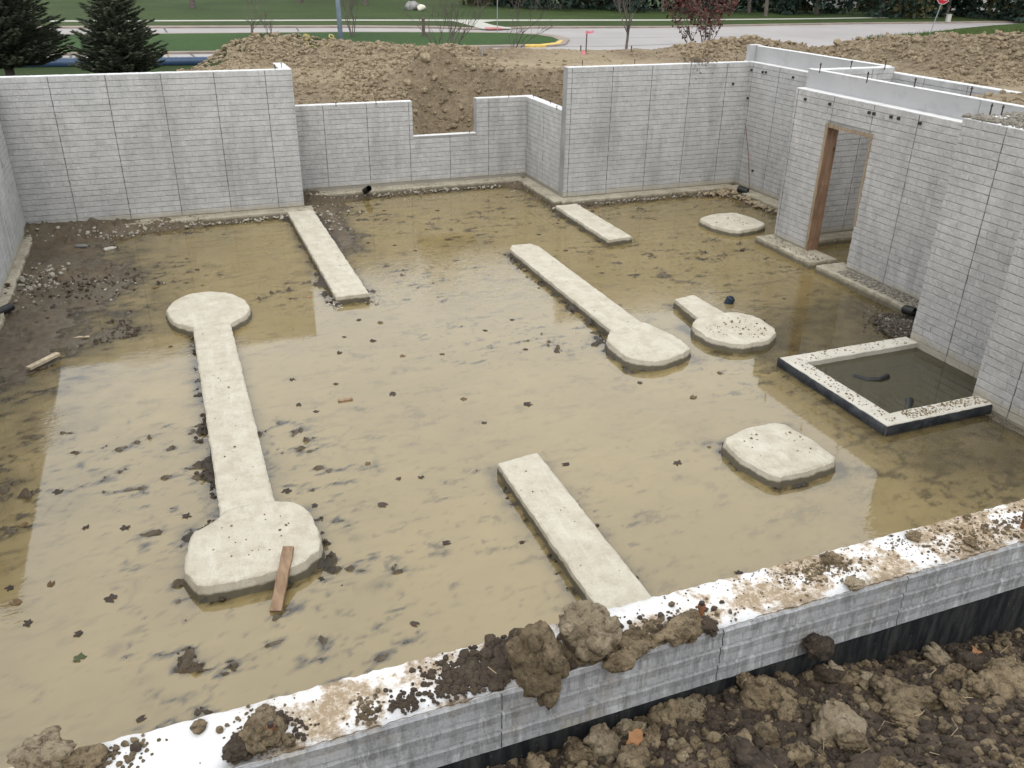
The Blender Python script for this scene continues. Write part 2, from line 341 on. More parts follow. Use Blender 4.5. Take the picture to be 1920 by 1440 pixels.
def bricks_on(parent, org, ud, nd, length, z0, ztop, mat, holes=(), limit=300, phase=0.0, skip=None):
    """imprinted brick courses: org = world point at u=0, ud = along, nd = outward normal; v-axis of brick mesh = nd"""
    org = Vector(org); ud = Vector(ud); nd = Vector(nd)
    rnd = random.Random(int(org.x*100)+int(org.y*31))
    lst = []
    for r in range(int((ztop-z0)/BRH+1e-6)):
        zb = z0+r*BRH; off = phase + (BRW/2 if r % 2 else 0)
        u = -PAN
        edges = []
        k = -2
        while True:
            p0 = phase + k*PAN
            if p0 > length: break
            es = [p0] + [p0 + (BRW/2 if r % 2 else BRW) + BRW*i for i in range(4 if r % 2 else 3)] + [p0+PAN]
            es = [e for e in es if e <= p0+PAN+1e-6]
            for a, b in zip(es, es[1:]):
                if b-a > 0.02: edges.append((a + (0.006 if a == p0 else 0), b - (0.006 if abs(b-p0-PAN) < 1e-6 else 0)))
            k += 1
        for a, b in edges:
            a, b = max(a, 0.004), min(b, length-0.004)
            segs = [(a, b)]
            for (h0, h1, hz0, hz1) in holes:
                if zb+BRH > hz0+0.02 and zb < hz1-0.02:
                    ns = []
                    for s0, s1 in segs:
                        if s1 <= h0 or s0 >= h1: ns.append((s0, s1)); continue
                        if s0 < h0: ns.append((s0, h0))
                        if s1 > h1: ns.append((h1, s1))
                    segs = ns
            for s0, s1 in segs:
                if s1-s0 > 0.035: lst.append((s0, s1, zb))
    def size(t):
        p = org + ud*((t[0]+t[1])/2) + Vector((0, 0, t[2])); d = p-CAMV
        x = d.dot(RT)/max(d.dot(FW), .1); y = d.dot(UP)/max(d.dot(FW), .1)
        inside = abs(x) < 960/CAM_F*1.03 and abs(y) < 720/CAM_F*1.03 and d.dot(FW) > 0
        return ((1e3 if inside else 1)*abs(nd.dot(-d.normalized()))*(t[1]-t[0])/d.length**2)
    lst.sort(key=size, reverse=True)
    rot = Matrix(((ud.x, nd.x, 0), (ud.y, nd.y, 0), (0, 0, 1))).to_euler()
    flip = Vector((ud.x, ud.y, 0)).cross(Vector((nd.x, nd.y, 0))).z < 0
    vv = []; ff = []
    for i, (a, b, zb) in enumerate(lst):
        me = brick_mesh(b-a, rnd.randrange(4), mat)
        # the brick mesh has u to +x and outward to +y: for a left-handed pair, turn it round end for end
        if flip: base = org + ud*b
        else: base = org + ud*a
        e = (-ud if flip else ud)
        ang = math.atan2(e.y, e.x)
        sc = (b-a)/round(b-a, 2) if round(b-a, 2) > 0 else 1
        if i < limit:
            o = link('brick', me, parent); o.location = base + Vector((0, 0, zb)) - parent.location
            o.rotation_euler = (0, 0, ang); o.scale = (sc, 1 + rnd.uniform(-0.25, 0.25), 1)
        else:
            ca, sa = math.cos(ang), math.sin(ang); n = len(vv); s2 = 1+rnd.uniform(-.25, .25)
            for q in me.vertices:
                x, y, z = q.co.x*sc, q.co.y*s2, q.co.z
                vv.append((base.x + x*ca - y*sa - parent.location.x, base.y + x*sa + y*ca - parent.location.y, zb + z - parent.location.z))
            for p in me.polygons: ff.append(tuple(n+k for k in p.vertices))
    k = 0
    while phase + k*PAN < length-0.05:
        u_ = phase + k*PAN; k += 1
        if u_ < 0.08: continue
        zs = [(z0, ztop-0.02)]
        for (h0, h1, hz0, hz1) in holes:
            if h0-0.01 < u_ < h1+0.01: zs = [(a_, b_) for a_, b_ in ((z0, hz0), (hz1, ztop-0.02)) if b_-a_ > 0.1]
        for a_, b_ in zs:
            r_ = random.Random(int(u_*100)); V_ = []; F_ = []; n_ = max(2, int((b_-a_)/0.09))
            for i in range(n_+1):
                q = org + ud*(u_) + Vector((0, 0, a_+(b_-a_)*i/n_)) - parent.location; w2 = r_.uniform(0.0012, 0.0055 if org.z < 1 and (org-CAMV).length < 12 else 0.0075); dd_ = r_.uniform(0.0085, 0.0115)
                V_ += [tuple(q-ud*w2+nd*0.001), tuple(q-ud*w2*.5+nd*dd_), tuple(q+ud*w2*.5+nd*dd_), tuple(q+ud*w2+nd*0.001)]
            for i in range(n_):
                for j in range(3): c_ = i*4+j; F_.append((c_, c_+1, c_+5, c_+4))
            link('form_seam', mk('form_seam', V_, F_, M['seam']), parent)
    if ff:
        o = link('brick_courses', mk('brick_courses', vv, ff, mat), parent); o['kind'] = 'stuff'

def cap_mesh(x0, x1, y0, y1, z, mat, th=0.012, seed=0, jag=0.006, step=0.05, over=0.004):
    """wall top: slab with slightly ragged arrises"""
    L = max(x1-x0, y1-y0); n = max(2, int(L/step)); along_x = (x1-x0) >= (y1-y0); r = random.Random(seed)
    m = 4
    v = []; f = []
    for i in range(n+1):
        t = i/n
        j0, j1 = over + r.uniform(-jag, jag*0.6), over + r.uniform(-jag, jag*0.6)
        for k in range(m+1):
            s = k/m; e = 1 if k in (0, m) else 0
            zz = z + r.uniform(-0.0025, 0.0025) - (0.004*e)
            if along_x: v.append((x0+(x1-x0)*t, (y0-j0) + (y1-y0+j0+j1)*s, zz))
            else: v.append(((x0-j0) + (x1-x0+j0+j1)*s, y0+(y1-y0)*t, zz))
    for i in range(n):
        for k in range(m):
            a = i*(m+1)+k; q = (a, a+m+1, a+m+2, a+1); f.append(q if along_x else tuple(reversed(q)))
    nv = len(v)
    # skirt
    def sk(i, k): return i*(m+1)+k
    per = [sk(i, 0) for i in range(n+1)] + [sk(n, k) for k in range(1, m+1)] + [sk(i, m) for i in range(n-1, -1, -1)] + [sk(0, k) for k in range(m-1, 0, -1)]
    for p in per: v.append((v[p][0], v[p][1], z-th))
    for i in range(len(per)):
        j = (i+1) % len(per); f.append((per[i], per[j], nv+j, nv+i))
    return mk('top_face', v, f, mat, True)

def wall(label, x0, x1, y0, y1, zt, face, mat=None, group='brick-patterned concrete foundation walls', holes=(), phase=0.0, zb=-0.3, cap=True,
         limit=300, core_cuts=None, faces=None, capmat=None, name='foundation_wall', bz=0.0, pieces=None):
    """a cast wall: face in {'-y','+x','-x','+y'}; holes in (u0,u1,z0,z1) along the wall"""
    mat = mat or M['brick']
    t = thing(name, label, 'wall', (round((x0+x1)/2, 3), round((y0+y1)/2, 3), bz), group=group)
    ox, oy, oz = t.location
    b = MB()
    for (a0, a1, c0, c1, z0_, z1_) in (pieces or [(x0, x1, y0, y1, zb, zt)]):
        b.box(a0-ox, a1-ox, c0-oy, c1-oy, z0_-oz, z1_-oz-0.012)
        if cap:
            me = cap_mesh(a0-ox, a1-ox, c0-oy, c1-oy, z1_-oz, capmat or M['cap'], seed=int(a0*10+c0*7))
            if z1_ in (zt,) or True: link('top_face', me, t)
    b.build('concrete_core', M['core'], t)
    for fc in (faces or [face]):
        L = (x1-x0) if 'y' in fc else (y1-y0)
        o, u, n = {'-y': ((x0, y0, 0), (1, 0, 0), (0, -1, 0)), '+x': ((x1, y0, 0), (0, 1, 0), (1, 0, 0)),
                   '-x': ((x0, y0, 0), (0, 1, 0), (-1, 0, 0)), '+y': ((x0, y1, 0), (1, 0, 0), (0, 1, 0))}[fc]
        rows = round((zt-bz-0.02)/BRH)
        bricks_on(t, Vector(o) + Vector((0, 0, 0)), u, n, L, bz + (zt-bz-0.006) - rows*BRH, zt, mat, holes, limit, phase)
    return t

TH = 0.2
ZW, ZB, ZR = 2.607, 1.762, 2.92
W = {}
W['left'] = wall('grey brick-patterned wall at the far left, cut off by the photo edge, meeting the long left wall', -2.86, -2.66, 10.1, 17.456, ZW, '+x')
W['lb'] = wall('tall brick-patterned wall at the left, in front of the spruces', -2.66, 2.36, 17.456, 17.656, ZW, '-y', phase=-0.05)
# short return going back from the end of the left wall
W['nib'] = wall('short return wall behind the right end of the tall left wall', 2.16, 2.36, 17.656, 18.606, ZW, '+x', faces=['+x'])
# bay wall with the notch for a window
NX0, NX1, NZ = 4.98, 6.44, 1.02
W['bay'] = wall('low brick-patterned wall with a rectangular window notch cut into its top', 2.16, 7.627, 18.606, 18.806, ZB, '-y',
    holes=[(NX0-2.16, NX1-2.16, NZ, 9)], pieces=[(2.16, NX0, 18.606, 18.806, -.3, ZB), (NX0, NX1, 18.606, 18.806, -.3, NZ), (NX1, 7.627, 18.606, 18.806, -.3, ZB)])
W['bayr'] = wall('low angled-in side wall between the notched wall and the tall middle wall', 7.627, 7.827, 16.654, 18.806, ZB, '-x')
W['rb'] = wall('tall brick-patterned wall right of the low bay, with the thin rod in its right corner', 7.627, 11.94, 16.454, 16.654, ZW, '-y', phase=0.1)
W['r1'] = wall('tall side wall in the far right corner, partly hidden by the doorway wall', 11.94, 12.10, 12.65, 16.654, 2.62, '-x')
DY0, DY1, DZ = 10.70, 11.74, 2.16
W['r2'] = wall('brick-patterned wall with the wood framed doorway', 10.22, 10.40, 8.02, 12.65, 2.63, '-x', M['brick_warm'],
    holes=[(DY0-8.02, DY1-8.02, -1, DZ)],
    pieces=[(10.22, 10.40, 8.02, DY0, -.3, 2.63), (10.22, 10.40, DY1, 12.65, -.3, 2.63), (10.22, 10.40, DY0, DY1, DZ, 2.63)])
for ch in W['r2'].children:
    pass
W['r3'] = wall('brick-patterned wall bulging forward behind the square concrete pit', 9.02, 9.22, 6.47, 8.02, ZR, '-x', M['brick_warm'], faces=['-x', '+y'], zb=-.5, bz=-.3)
W['r3b'] = wall('short wall face turned back beside the gravel heap', 9.22, 10.22, 7.82, 8.02, ZR, '+y', M['brick_warm'], zb=-.4, bz=-.3)
W['r4'] = wall('nearest right-hand wall, running off the photo edge beyond the pit', 8.50, 8.70, 2.31, 6.47, ZR, '-x', M['brick_warm'], zb=-.5, bz=-.3)
W['r4b'] = wall('narrow return joining the nearest right-hand wall to the wall behind the pit', 8.70, 9.02, 6.27, 6.47, ZR, '+y', M['brick_warm'], zb=-.5, bz=-.3)
W['low'] = wall('low stepped-down wall at the far left edge', -2.86, -2.66, 2.3, 10.1, 0.75, '+x', limit=0)
# room behind the doorway
W['cross'] = wall('cross wall seen through the doorway', 10.50, 12.10, 12.45, 12.65, 2.93, '-y', M['brick'], phase=0.2)
W['outer'] = wall('pale topped outer wall right of the doorway room with dirt behind', 12.10, 12.25, 9.9, 12.65, 2.84, '-x', M['brick'])

# thin smooth upstand walls behind the brick ledge
def upstand(label, x0, x1, y0, y1, z0, z1, joints=(), facex=True):
    t = thing('upstand_wall', label, 'wall', ((x0+x1)/2, (y0+y1)/2, z0), group='smooth concrete upstands above the brick ledge')
    ox, oy, oz = t.location
    MB().box(x0-ox, x1-ox, y0-oy, y1-oy, 0, z1-z0-0.012).build('smooth_face', M['smooth'], t)
    link('top_face', cap_mesh(x0-ox, x1-ox, y0-oy, y1-oy, z1-z0, M['cap'], seed=5, jag=0.004), t)
    for y in joints:
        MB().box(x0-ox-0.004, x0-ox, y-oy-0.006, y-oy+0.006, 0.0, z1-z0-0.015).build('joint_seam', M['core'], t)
    return t
U1 = upstand('thin smooth upstand on the far right side wall, with grey water stains', 12.10, 12.22, 12.65, 16.50, 2.30, 2.93)
U2 = upstand('long thin smooth upstand above the doorway wall with a vertical joint', 10.40, 10.50, 5.2, 12.65, 2.30, 2.935, joints=[9.03])
nb = thing('corner_block', 'small grey concrete end block where the upstand meets the far corner', 'block', (12.02, 16.56, 2.6))
MB().box(-0.08, 0.2, -0.05, 0.06, 0, 0.335).build('smooth_face', M['smooth'], nb)
link('top_face', cap_mesh(-0.08, 0.2, -0.05, 0.06, 0.345, M['cap'], seed=9, jag=0.003), nb)

# front wall (nearest), top dirty, outer side ribbed
FY0, FY1, FZ = 2.06, 2.30, 2.30
fw = thing('front_foundation_wall', 'nearest foundation wall crossing the foreground with a muddy white top', 'wall', (3, 2.18, FZ))
def frontcore():
    b = MB(); b.box(-5.86, 6.6, -0.12, 0.12, -2.6, -0.012); b.build('concrete_core', M['smooth'], fw)
    me = cap_mesh(-5.86, 6.6, -0.12, 0.12, 0.0, M['cap_dirty'], seed=3, jag=0.006, step=0.022, over=0.002)
    link('top_face', me, fw)
frontcore()
def mat_outer():
    t = NT('ribbed_outer_concrete', 0.88)
    c = t.mix(t.rng(t.noise(1.6, 5, 0.6), 0.3, 0.7), (0.25, 0.252, 0.258), (0.40, 0.40, 0.40))
    st = t.noise(9, 5, 0.7, t.scaled(t.pos, (3.4, 1, 0.8)))
    c = t.mix(t.rng(st, 0.46, 0.62, 0, 0.75), c, (0.16, 0.16, 0.155))
    c = t.mix(t.rng(t.noise(14, 4, 0.6, t.scaled(t.pos, (2.4, 1, 0.5))), 0.56, 0.70, 0, 0.5), c, (0.56, 0.56, 0.56))
    c = t.mix(t.rng(t.noise(3, 5, 0.7), 0.56, 0.70, 0, 0.5), c, (0.30, 0.25, 0.17)); t.color(c)
    t.bump(t.math('ADD', t.noise(30, 5, 0.7, t.scaled(t.pos, (1.6, 1, 0.25))), t.math('MULTIPLY', t.noise(90, 3), 0.3)), 0.9, 0.012); return t.m
M['outer'] = mat_outer()
rr = random.Random(11)
for r in range(3):
    x = -5.86
    while x < 6.55:
        L = 0.914 + (0.0 if r else 0.0); x2 = min(x+L, 6.6)
        z1 = -0.014 - r*0.093; z0 = z1-0.086; n = 14
        v = []; f = []
        for i in range(n+1):
            xx = x+0.003+(x2-x-0.006)*i/n; j = rr.uniform(-0.002, 0.002)
            for (yy, zz) in ((-0.12, z0-0.001), (-0.134+j, z0+0.012), (-0.129+j, (z0+z1)/2), (-0.132+j, z1-0.008), (-0.12, z1)): v.append((xx, yy, zz+rr.uniform(-.0015, .0015)))
        for i in range(n):
            for k in range(4): a = i*5+k; f.append((a, a+5, a+6, a+1))
        f.append((0, 1, 2, 3, 4)); f.append(tuple(n*5+k for k in (4, 3, 2, 1, 0)))
        link('rib_course', mk('rib_course', v, f, M['outer']), fw)
        x = x2
def mat_tar():
    t = NT('black_dampproof_coat', 0.55); st = t.noise(10, 4, 0.6, t.scaled(t.pos, (3, 1, 0.5)))
    c = t.mix(t.rng(st, 0.4, 0.7), (0.010, 0.012, 0.014), (0.045, 0.045, 0.043))
    vd = t.voro(30); c = t.mix(t.rng(vd.outputs['Distance'], 0.05, 0.14, 0.5, 0), c, (0.2, 0.16, 0.11)); t.color(c)
    t.bump(st, 0.5, 0.01); return t.m
M['tar'] = mat_tar()
MB().box(-5.86, 6.6, -0.128, -0.1195, -1.2, -0.292).build('dampproof_coat', M['tar'], fw)
bricks_front = Vector((-2.9, FY1, 0))
bricks_on(fw, bricks_front, (1, 0, 0), (0, 1, 0), 11.4, 0.0, FZ-0.05, M['brick'], limit=0)

# ------------------------------------------------------------------ footings
def outline_dense(pts, step=0.06, jit=0.006, seed=0, closed=True, roundit=0, cut=0.16):
    r = random.Random(seed); P = [Vector((*p, 0)) for p in pts]
    for _ in range(roundit):
        Q = []
        for i in range(len(P)):
            a, b = P[i], P[(i+1) % len(P)]; Q += [a.lerp(b, cut), a.lerp(b, 1-cut)]
        P = Q
    o = []
    for i in range(len(P)):
        a, b = P[i], P[(i+1) % len(P)]; n = max(1, int((b-a).length/step))
        for k in range(n): o.append(a.lerp(b, k/n) + Vector((r.uniform(-jit, jit), r.uniform(-jit, jit), 0)))
    return o
def slab(name, pts, zt, zb, mat, parent, seed=0, jit=0.003, bulge=0.03, shoulder=0.014, dome=0.0, roundit=0, rag=0.008, step=0.06):
    P = outline_dense(pts, step, jit, seed, roundit=roundit); n = len(P)
    ar = sum(P[i].x*P[(i+1) % n].y - P[(i+1) % n].x*P[i].y for i in range(n))
    if ar < 0: P.reverse()
    r = random.Random(seed+1)
    N = []
    for i in range(n):
        d = (P[(i+1) % n]-P[i-1]); N.append(Vector((d.y, -d.x, 0)).normalized())
    rings = []
    spec = [(bulge+0.012, zb), (bulge, zt-(zt-zb)*0.60), (0.006, zt-shoulder*0.9), (-shoulder*0.6, zt-0.003), (-shoulder*1.6, zt)]
    v = []
    cen = sum(P, Vector())/n
    for si, (off, z) in enumerate(spec):
        for i in range(n):
            rg = rag*(fbm(P[i].x*9, P[i].y*9, seed+si*0.6, 3))if si < 3 else 0
            q = P[i] + N[i]*(off+float(rg)); v.append((q.x, q.y, z + (r.uniform(-.004, .004) if si < 4 else 0)))
    f = []
    for s in range(len(spec)-1):
        for i in range(n):
            j = (i+1) % n; f.append((s*n+i, s*n+j, (s+1)*n+j, (s+1)*n+i))
    top = (len(spec)-1)*n
    bm = bmesh.new()
    bv = [bm.verts.new(p) for p in v]
    for q in f: bm.faces.new([bv[i] for i in q])
    face = bm.faces.new([bv[top+i] for i in range(n)])
    res = bmesh.ops.triangulate(bm, faces=[face])
    # gentle unevenness and dome
    es = [e for e in bm.edges if e.calc_length() > 0.22]
    for _ in range(3):
        es = [e for e in bm.edges if e.calc_length() > 0.16 and all(abs(x.co.z-zt) < 1e-4 for x in e.verts)]
        if not es: break
        bmesh.ops.subdivide_edges(bm, edges=es, cuts=1); bmesh.ops.triangulate(bm, faces=[q for q in bm.faces if len(q.verts) > 4])
    for q in bm.verts:
        if abs(q.co.z-zt) < 1e-4:
            d = (Vector((q.co.x, q.co.y, 0))-cen).length
            q.co.z += 0.005*float(fbm(q.co.x*2.3, q.co.y*2.3, 1.0, 3)) + dome*max(0, 1-(d/0.55)**2)
    me = bpy.data.meshes.new(name); bm.to_mesh(me); bm.free(); me.materials.append(mat)
    me.polygons.foreach_set('use_smooth', [abs(p.normal.z) > 0.9 for p in me.polygons])
    return link(name, me, parent)
ZWAT = -0.125
def footing(label, parts, cat='footing', group='cast concrete footings standing in the water', name='concrete_footing', mat=None):
    c = parts[0][1]; cx = sum(p[0] for p in c)/len(c); cy = sum(p[1] for p in c)/len(c)
    t = thing(name, label, cat, (cx, cy, -0.3), group=group)
    for i, (nm, pts, zt, kw) in enumerate(parts):
        slab(nm, [(x-cx, y-cy) for x, y in pts], zt+0.3, 0.0, mat or M['footing'], t, seed=int(cx*13+cy*7)+i, **kw)
    return t
sq = lambda x0, x1, y0, y1: [(x0, y0), (x1, y0), (x1, y1), (x0, y1)]
footing('long strip footing with a rounded pad at each end, left of centre', [
    ('strip', sq(-0.07, 0.41, 6.85, 11.75), -0.004, dict(bulge=0.012)),
    ('pad', [(-.39, 12.35), (-.30, 12.7), (-.10, 12.95), (.2, 13.0), (.5, 12.82), (.70, 12.45), (.72, 12.08), (.62, 11.8), (.4, 11.6), (-.11, 11.62), (-.33, 11.95)], 0.004, dict(roundit=1, rag=0.026, bulge=0.05)),
    ('pad', [(-.38, 6.45), (-.33, 6.72), (-.10, 6.86), (.0, 7.0), (.38, 7.0), (.62, 6.90), (.72, 6.5), (.70, 6.14), (.50, 5.98), (.1, 5.94), (-.30, 5.96), (-.40, 6.15)], 0.02, dict(roundit=1, rag=0.026, bulge=0.05))])
footing('straight strip footing running out from the corner of the tall left wall', [('strip', sq(1.98, 2.47, 12.15, 17.1), 0.0, dict(bulge=0.015, rag=0.016))])
footing('diagonal-looking strip footing right of centre ending in a rounded pad', [
    ('strip', [(5.29, 9.55), (5.82, 9.55), (5.82, 13.45), (5.74, 13.66), (5.4, 13.68), (5.29, 13.5)], 0.0, dict(bulge=0.012)),
    ('pad', [(5.05, 9.3), (5.28, 9.66), (5.84, 9.82), (6.02, 9.1), (5.97, 8.68), (5.4, 8.52), (5.08, 8.7)], 0.008, dict(roundit=1, rag=0.026, bulge=0.05))])
footing('strip footing running under the nearest wall in the foreground', [('strip', [(2.60, 2.25), (3.07, 2.25), (3.07, 6.99), (2.62, 6.93)], 0.0, dict(bulge=0.012))])
footing('short strip footing at the foot of the tall middle wall', [('strip', [(7.18, 13.42), (7.68, 13.48), (7.70, 15.9), (7.22, 15.9)], 0.0, dict(bulge=0.02, rag=0.016))])
footing('small lone rounded pad in front of the far right wall corner', [('pad', [(9.52, 13.6), (9.52, 14.12), (10.0, 14.32), (10.46, 14.30), (10.60, 13.8), (10.58, 13.38), (10.2, 13.2), (9.74, 13.16)], 0.0, dict(roundit=1, rag=0.026, bulge=0.04))], cat='footing')
footing('stubby strip footing with a pebble-dotted pad, near the floating dark can', [
    ('strip', [(6.66, 9.5), (7.16, 9.5), (7.12, 10.46), (6.76, 10.40)], 0.0, dict(bulge=0.02)),
    ('pad', [(6.55, 9.55), (6.75, 9.66), (7.3, 9.66), (7.5, 9.4), (7.46, 8.85), (7.1, 8.62), (6.65, 8.64), (6.42, 8.95), (6.40, 9.3)], 0.004, dict(roundit=1, rag=0.025, bulge=0.04))])
footing('square domed pad with scattered pebbles, in front of the pit', [('pad', [(5.03, 6.56), (5.45, 6.69), (5.87, 6.68), (5.95, 6.25), (5.94, 5.80), (5.5, 5.73), (5.12, 5.75), (5.01, 6.15)], 0.0, dict(roundit=1, rag=0.012, bulge=0.05, dome=0.025))])
# ledges along the wall feet
G_L = 'muddy footing ledges along the wall bases'
def ledge(label, pts, zt=-0.01): 
    return footing(label, [('ledge', pts, zt, dict(bulge=0.01, rag=0.035, jit=0.012))], group=G_L, name='wall_footing', mat=M['ledge'])
ledge('muddy footing ledge along the foot of the far left wall', sq(-2.80, -2.52, 10.0, 17.2))
ledge('muddy footing ledge along the foot of the tall left wall', sq(-2.60, 2.5, 17.17, 17.5))
ledge('muddy footing ledge below the notched bay wall', sq(2.4, 7.5, 18.30, 18.65))
ledge('muddy footing ledge below the low side wall of the bay', sq(7.34, 7.68, 16.25, 18.5))
ledge('muddy footing ledge below the tall middle wall', sq(7.5, 11.8, 16.16, 16.5))
ledge('muddy footing ledge below the far right corner wall', sq(11.62, 11.98, 12.7, 16.3))
ledge('pale footing block under the left side of the doorway', [(9.86, 11.16), (10.42, 11.16), (10.42, 12.75), (9.9, 12.75)], 0.0)
ledge('pale footing block under the right side of the doorway, strewn with gravel', [(9.84, 8.0), (10.42, 8.0), (10.40, 11.0), (9.86, 11.0)], 0.0)
ledge('muddy footing ledge inside the room behind the doorway', sq(10.45, 12.2, 12.16, 12.5), 0.0)

# ------------------------------------------------------------------ pit frame with black skirt
pit = thing('pit_frame', 'square concrete curb with black sides around a flooded pit', 'curb', (7.7, 7.1, -0.3))
def pitslab(pts, seed): slab('curb_arm', [(x-7.7, y-7.1) for x, y in pts], 0.30, 0.0, M['footing_dry'] if 'footing_dry' in M else M['footing'], pit, seed=seed, bulge=0.0, rag=0.004, shoulder=0.012, jit=0.004)
def mat_fdry():
    t = NT('curb_concrete', 0.9)
    c = t.mix(t.rng(t.noise(3.5, 5, 0.6), 0.3, 0.7), (0.46, 0.43, 0.355), (0.56, 0.53, 0.46))
    c = t.mix(t.rng(t.noise(18, 6, 0.75), 0.56, 0.70, 0, 0.6), c, (0.40, 0.34, 0.26)); t.color(c); t.bump(t.noise(60, 5, 0.7), 0.4, 0.006); return t.m
M['footing_dry'] = mat_fdry()
pitslab(sq(6.95, 7.18, 6.20, 8.10), 41)
pitslab(sq(7.18, 9.02, 7.88, 8.10), 42)
pitslab(sq(7.18, 8.50, 6.20, 6.42), 43)
def mat_membrane():
    t = NT('black_membrane', 0.45); c = t.mix(t.rng(t.noise(6, 5, 0.7), 0.45, 0.7), (0.012, 0.014, 0.017), (0.05, 0.052, 0.055)); t.color(c)
    t.bump(t.noise(14, 4), 0.5, 0.01); return t.m
M['membrane'] = mat_membrane()
def skirt(x0, y0, x1, y1, th=0.02):
    n = 24; v = []; f = []; d = Vector((x1-x0, y1-y0, 0)); nn = Vector((d.y, -d.x, 0)).normalized(); r = random.Random(int(x0*9+y0))
    for i in range(n+1):
        p = Vector((x0, y0, 0)) + d*(i/n)
        for (o, z) in ((0, 0.285), (th, 0.275+r.uniform(-.006, .006)), (th+0.004, 0.18), (th+r.uniform(0, .01), 0.0)): q = p + nn*o; v.append((q.x-7.7, q.y-7.1, z))
    for i in range(n):
        for k in range(3): a = i*4+k; f.append((a, a+1, a+5, a+4))
    return link('black_skirt', mk('black_skirt', v, f, M['membrane'], True), pit)
skirt(6.945, 8.12, 6.945, 6.195); skirt(6.93, 6.195, 8.55, 6.195)
MB().box(0.80, 0.84, -1.12, -0.90, 0.0, 0.30).build('black_skirt', M['membrane'], pit)

# ------------------------------------------------------------------ basement floor and water
def axis(segs):
    """segs: list of (start, end, step) -> sorted unique coordinates"""
    a = []
    for s, e, st in segs: a += list(np.linspace(s, e, max(2, int(round((e-s)/st))+1)))
    return np.array(sorted(set(np.round(a, 4))))
def grid_faces(nx, ny, mask=None):
    i, j = np.meshgrid(np.arange(nx-1), np.arange(ny-1), indexing='ij')
    a = (i*ny+j); F = np.stack([a, a+ny, a+ny+1, a+1], -1).reshape(-1, 4)
    return F if mask is None else F[mask.reshape(-1)]
STRIPS = [(-.07, .41, 6.9, 11.7, -1), (-.35, .68, 6.0, 6.9, 0), (1.98, 2.47, 12.1, 17, 0), (5.29, 5.82, 9.6, 13.6, -1), (5.07, 6.0, 8.6, 9.7, 0), (2.60, 3.07, 2.2, 6.95, 0), (7.2, 7.68, 13.4, 16, -1), (5.03, 5.93, 5.75, 6.65, 0), (6.45, 7.45, 8.65, 9.6, 0), (6.7, 7.14, 9.5, 10.4, -1)]
def strip_near(X, Y):
    r = np.zeros_like(X)
    for x0, x1, y0, y1, side in STRIPS:
        d = np.hypot(np.maximum(np.maximum(x0-X, X-x1), 0), np.maximum(np.maximum(y0-Y, Y-y1), 0))
        wv = np.where(X < (x0+x1)/2, 1.0, 0.45 if side else 0.8); r = np.maximum(r, wv*np.exp(-(d/(0.17*(0.8+0.5*fbm(X*3, Y*3, 31, 2))))**2))
    return r
